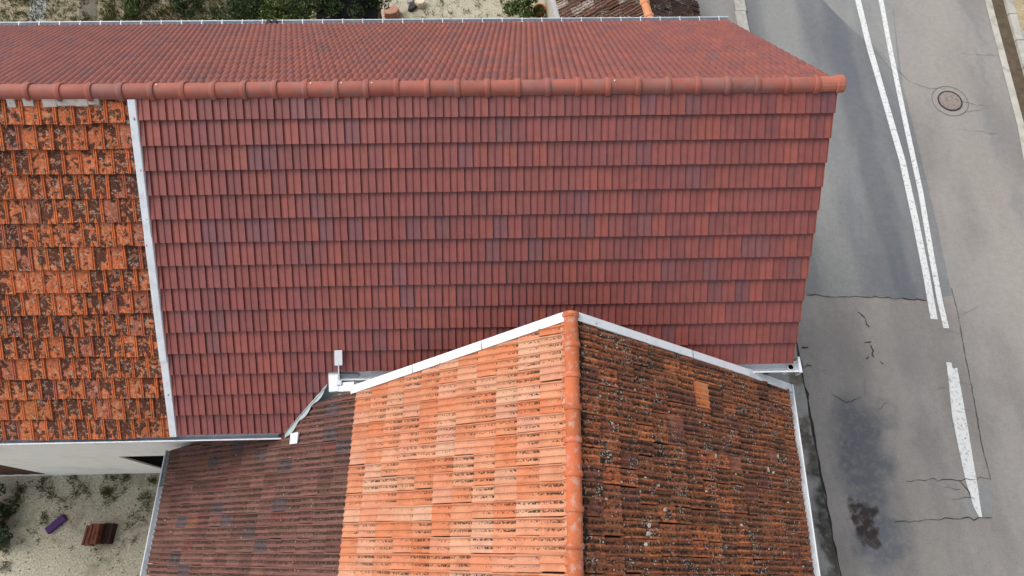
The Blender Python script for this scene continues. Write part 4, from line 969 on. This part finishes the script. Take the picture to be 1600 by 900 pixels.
# ------------------------------------------------------------------ outbuilding behind, with its own mossy roof
ob = empty('outbuilding'); tag(ob, 'small outbuilding with a rough mossy tile roof and orange ridge', 'outbuilding')
ZB = 3.5; r0 = gp(1014, 25, ZB); r1 = gp(1006, 0, ZB); bd = (r1 - r0); bd[2] = 0; bd /= np.linalg.norm(bd); bs_ = np.array([bd[1], -bd[0], 0]); PB = math.radians(33)
r0 = r0 - bd * 1.2; LB = 7.5
def BP(sd, s, r, h=0):
    d = bs_ * sd * math.cos(PB) - np.array([0, 0, math.sin(PB)]); n = bs_ * sd * math.sin(PB) + np.array([0, 0, math.cos(PB)]); return r0 + d * s + bd * r + n * h, d, n
wl = hit(873, 12, r0, np.array(BP(-1, 0, 0)[2])); SW_ = float((wl - r0) @ BP(-1, 0, 0)[1]); el = hit(1088, 12, r0, np.array(BP(1, 0, 0)[2])); SE_ = float((el - r0) @ BP(1, 0, 0)[1])
for sd, SL, nm in ((-1, SW_, 'west_roof'), (1, SE_, 'east_roof')):
    _, d, n = BP(sd, 0, 0); b = MB(); q = [BP(sd, 0, 0)[0], BP(sd, SL, 0)[0], BP(sd, SL, LB)[0], BP(sd, 0, LB)[0]]; b.hexa([x - n * .14 for x in q] + [x - n * .03 for x in q]); rf = b.build(nm, M['deck'], ob)
    sp = []; ey = -d; ex = np.cross(ey, n); nr = int(SL / .30)
    for i in range(nr + 1):
        s = SL - i * .30
        if s < .1: continue
        for j in range(int(LB / .21)):
            col = rough_noise_col((.12, .062, .048) if sd < 0 else (.045, .03, .024), .5)
            if random.random() < .16 and sd < 0: col = (.38, .33, .30)
            sp.append((frame(BP(sd, s, j * .21 + (.21 if ex @ bd < 0 else 0), .01)[0], ex, ey, n, .04, .02), col))
    lay(sp, tile_mesh('mossy_tile', PR_G, .21, .33, .03), rf, 'mossy_tile', 'mossy_tile_rows', 'mossy', (), 0)
r = 0
while r < LB:
    o = bpy.data.objects.new('ridge_tile', r2); COL.objects.link(o); o.parent = ob; o.matrix_world = Matrix.Translation(r0 + bd * r + np.array([0, 0, .0])) @ Matrix.Rotation(math.atan2(bd[1], bd[0]), 4, 'Z') @ Matrix.Scale(1.15, 4); o.color = (.60, .24, .12, 1); r += rl * 1.12
cw, ce = BP(-1, SW_ - .2, 0)[0], BP(1, SE_ - .2, 0)[0]
b = MB(); b.prism([np.array([cw[0], cw[1], 0]) + bd * .15, np.array([ce[0], ce[1], 0]) + bd * .15, ce + bd * .15 - np.array([0, 0, .16]), r0 + bd * .15 - np.array([0, 0, .16]), cw + bd * .15 - np.array([0, 0, .16])], bd * (LB - .3)); b.build('wall', M['cream'], ob)
fa, fb = BP(-1, SW_ + .05, -.05)[0], BP(-1, SW_ + .05, LB)[0]; b = MB(); b.hexa([fa - bs_ * .11 - np.array([0, 0, .14]), fa - np.array([0, 0, .14]), fb - np.array([0, 0, .14]), fb - bs_ * .11 - np.array([0, 0, .14]), fa - bs_ * .11 + np.array([0, 0, .02]), fa + np.array([0, 0, .02]), fb + np.array([0, 0, .02]), fb - bs_ * .11 + np.array([0, 0, .02])]); b.build('fascia', M['fascia'], ob)
